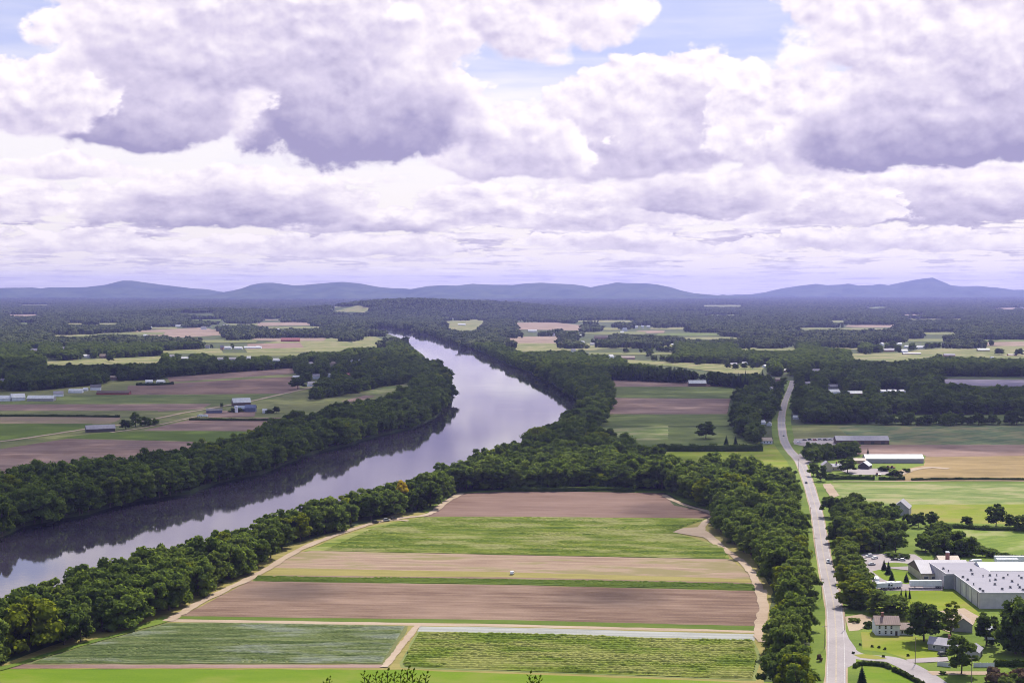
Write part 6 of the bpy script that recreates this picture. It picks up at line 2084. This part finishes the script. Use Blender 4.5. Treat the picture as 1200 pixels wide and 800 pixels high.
# ------------------------------------------------------------------ twigs of shrubs on the slope just below the viewpoint
TWIG = plain('twig bark', (0.06, 0.045, 0.035), 0.9)
NEARLEAF = foliage('near leaves', (0.045, 0.07, 0.012), (0.06, 0.085, 0.014), (0.10, 0.14, 0.02), 0.4)


def slope_z(y):
    return float(np.interp(y, [5, 14, 30, 60], [153, 150, 140, 122])) - 0.5


def sapling(tips, dist, label):
    """shrub whose shoot tips are given as pixels at a distance in metres"""
    tp = []
    for x, y in tips:
        d = P(x, y) - Vector((0, 0, CAMH))
        tp.append(Vector((0, 0, CAMH)) + d * (dist + random.uniform(-1, 1)) / d.y)
    c = sum(tp, Vector()) / len(tp)
    base = Vector((c.x, c.y, slope_z(c.y)))
    e = empty('sapling', base, 0, label, 'sapling')
    H = c.z - base.z
    st, lv = MB(), MB()
    g = np.random.default_rng(int(tips[0][0]))
    for t in tp:
        t = t - base
        k1 = Vector((t.x * 0.25, t.y * 0.25, H * 0.55))
        st.tube((0, 0, -0.3), k1, 0.05, 0.03, 6)
        st.tube(k1, t, 0.03, 0.006, 5)
        n = 46
        for i in range(n):
            u = 0.55 + 0.45 * (i + 1) / n
            q = k1.lerp(t, u)
            a = i * 2.4
            dr = Vector((math.cos(a), math.sin(a), 0.75 + g.uniform(-0.2, 0.4))).normalized()
            L = g.uniform(0.09, 0.15) * (1.25 - 0.55 * (u - 0.55) / 0.45)
            w = dr.cross(Vector((0, 0, 1))).normalized() * L * 0.3
            up = w.cross(dr).normalized() * L * 0.1
            s = q + dr * 0.02
            lv.add([s, s + dr * L * 0.5 + w - up, s + dr * L, s + dr * L * 0.5 - w - up, s + dr * L * 0.5 + up * 0.6], [(0, 1, 4), (1, 2, 4), (2, 3, 4), (3, 0, 4)])
    me = lv.mesh('leaves', NEARLEAF)
    st.build('stem', TWIG, e)
    link_obj('leaves', me, e)


sapling([(432, 795), (440, 790), (447, 793), (454, 787), (462, 791), (470, 788), (478, 783.5), (484, 787), (492, 794), (500, 790), (426, 789)], 27, 'leafy shoots of the largest sapling at the bottom edge')
sapling([(386, 795), (382, 799)], 27, 'single leafy shoot left of the largest sapling')
sapling([(621, 790), (632, 794), (626, 797)], 27, 'small pair of leafy shoots at the bottom centre')

# ------------------------------------------------------------------ cumulus overhead, above the frame: they shade the valley
def cloud_field(specs, z0):
    g = np.random.default_rng(55)
    sv, sf = icos(2)
    vs, fs, k = [], [], 0
    off = Vector((SUNV.x / SUNV.z, SUNV.y / SUNV.z)) * z0
    for poly, dens, edge in specs:
        W = np.array([(P(x, y).to_2d() + off)[:] for x, y in poly])
        x0, y0 = W.min(0) - 60
        x1, y1 = W.max(0) + 60
        step = edge
        gx, gy = np.meshgrid(np.arange(x0, x1, step), np.arange(y0, y1, step))
        x, y = gx.ravel() + g.uniform(-.4, .4, gx.size) * step, gy.ravel() + g.uniform(-.4, .4, gx.size) * step
        m = inpoly(x, y, W) & (vnoise(x, y, step * 3.2, 61) * 0.6 + vnoise(x, y, step * 8, 62) * 0.4 > 1 - dens)
        for a, b in zip(x[m], y[m]):
            s = step * g.uniform(0.8, 1.1)
            V_ = sv * np.array([s, s, s * 0.45]) * (1 + g.uniform(-0.12, 0.12, (len(sv), 1)))
            V_[:, 2] = np.maximum(V_[:, 2], -s * 0.12)
            vs.append(V_ + np.array([a, b, z0 + g.uniform(0, 0.3) * step]))
            fs += [(p + k, q + k, r + k) for p, q, r in sf]
            k += len(sv)
    m, t, o = new_mat('cloud')
    d = t.nodes.new('ShaderNodeBsdfDiffuse')
    d.inputs[0].default_value = (0.85, 0.84, 0.88, 1)
    tr = t.nodes.new('ShaderNodeBsdfTranslucent')
    tr.inputs[0].default_value = (0.8, 0.8, 0.86, 1)
    mx = t.nodes.new('ShaderNodeMixShader')
    mx.inputs[0].default_value = 0.45
    tp = t.nodes.new('ShaderNodeBsdfTransparent')
    thin = t.nodes.new('ShaderNodeMixShader')
    thin.inputs[0].default_value = 0.76
    t.links.new(mx.outputs[0], thin.inputs[1]); t.links.new(tp.outputs[0], thin.inputs[2]); t.links.new(thin.outputs[0], o.inputs[0])
    t.links.new(d.outputs[0], mx.inputs[1]); t.links.new(tr.outputs[0], mx.inputs[2])
    tag(link_obj('clouds', mesh_np('clouds', np.concatenate(vs), fs, [m], True)), 'broken cumulus clouds above the valley', 'clouds', kind='stuff')


cloud_field([
    ([(-700, 645), (-100, 640), (60, 640), (150, 610), (240, 578), (330, 553), (420, 520), (500, 500), (550, 520), (580, 555), (640, 550), (700, 556), (800, 556), (860, 548), (880, 534), (905, 526), (960, 536), (1000, 527), (1060, 524), (1300, 528), (1800, 532),
      (1800, 442), (1200, 437), (1000, 432), (900, 440), (700, 440), (560, 440), (430, 420), (330, 432), (100, 429), (-500, 430)], 0.985, 70),
    ([(560, 575), (700, 573), (850, 585), (840, 604), (760, 603), (640, 592)], 0.6, 40),
    ([(600, 690), (760, 690), (895, 692), (895, 712), (800, 706), (700, 704)], 0.55, 26),
    ([(250, 690), (400, 686), (420, 694), (330, 704)], 0.4, 22),
    ([(700, 608), (840, 606), (850, 622), (760, 622)], 0.6, 34),
], 1300.0)

# ------------------------------------------------------------------ air
hz = MB().box(-26500, 26500, -3500, 23200, -9, 318).build('haze', None)
hz.data.materials.clear()
m, t, o = new_mat('haze air')
pv = t.nodes.new('ShaderNodeVolumePrincipled')
pv.inputs['Color'].default_value = (0.43, 0.44, 1.0, 1)
pv.inputs['Absorption Color'].default_value = (0, 0, 0, 1)
pv.inputs['Density'].default_value = 4.0e-5
pv.inputs['Anisotropy'].default_value = 0.5
t.links.new(pv.outputs[0], o.inputs['Volume'])
hz.data.materials.append(m)
tag(hz, 'pale blue haze filling the valley air', 'haze', kind='stuff')
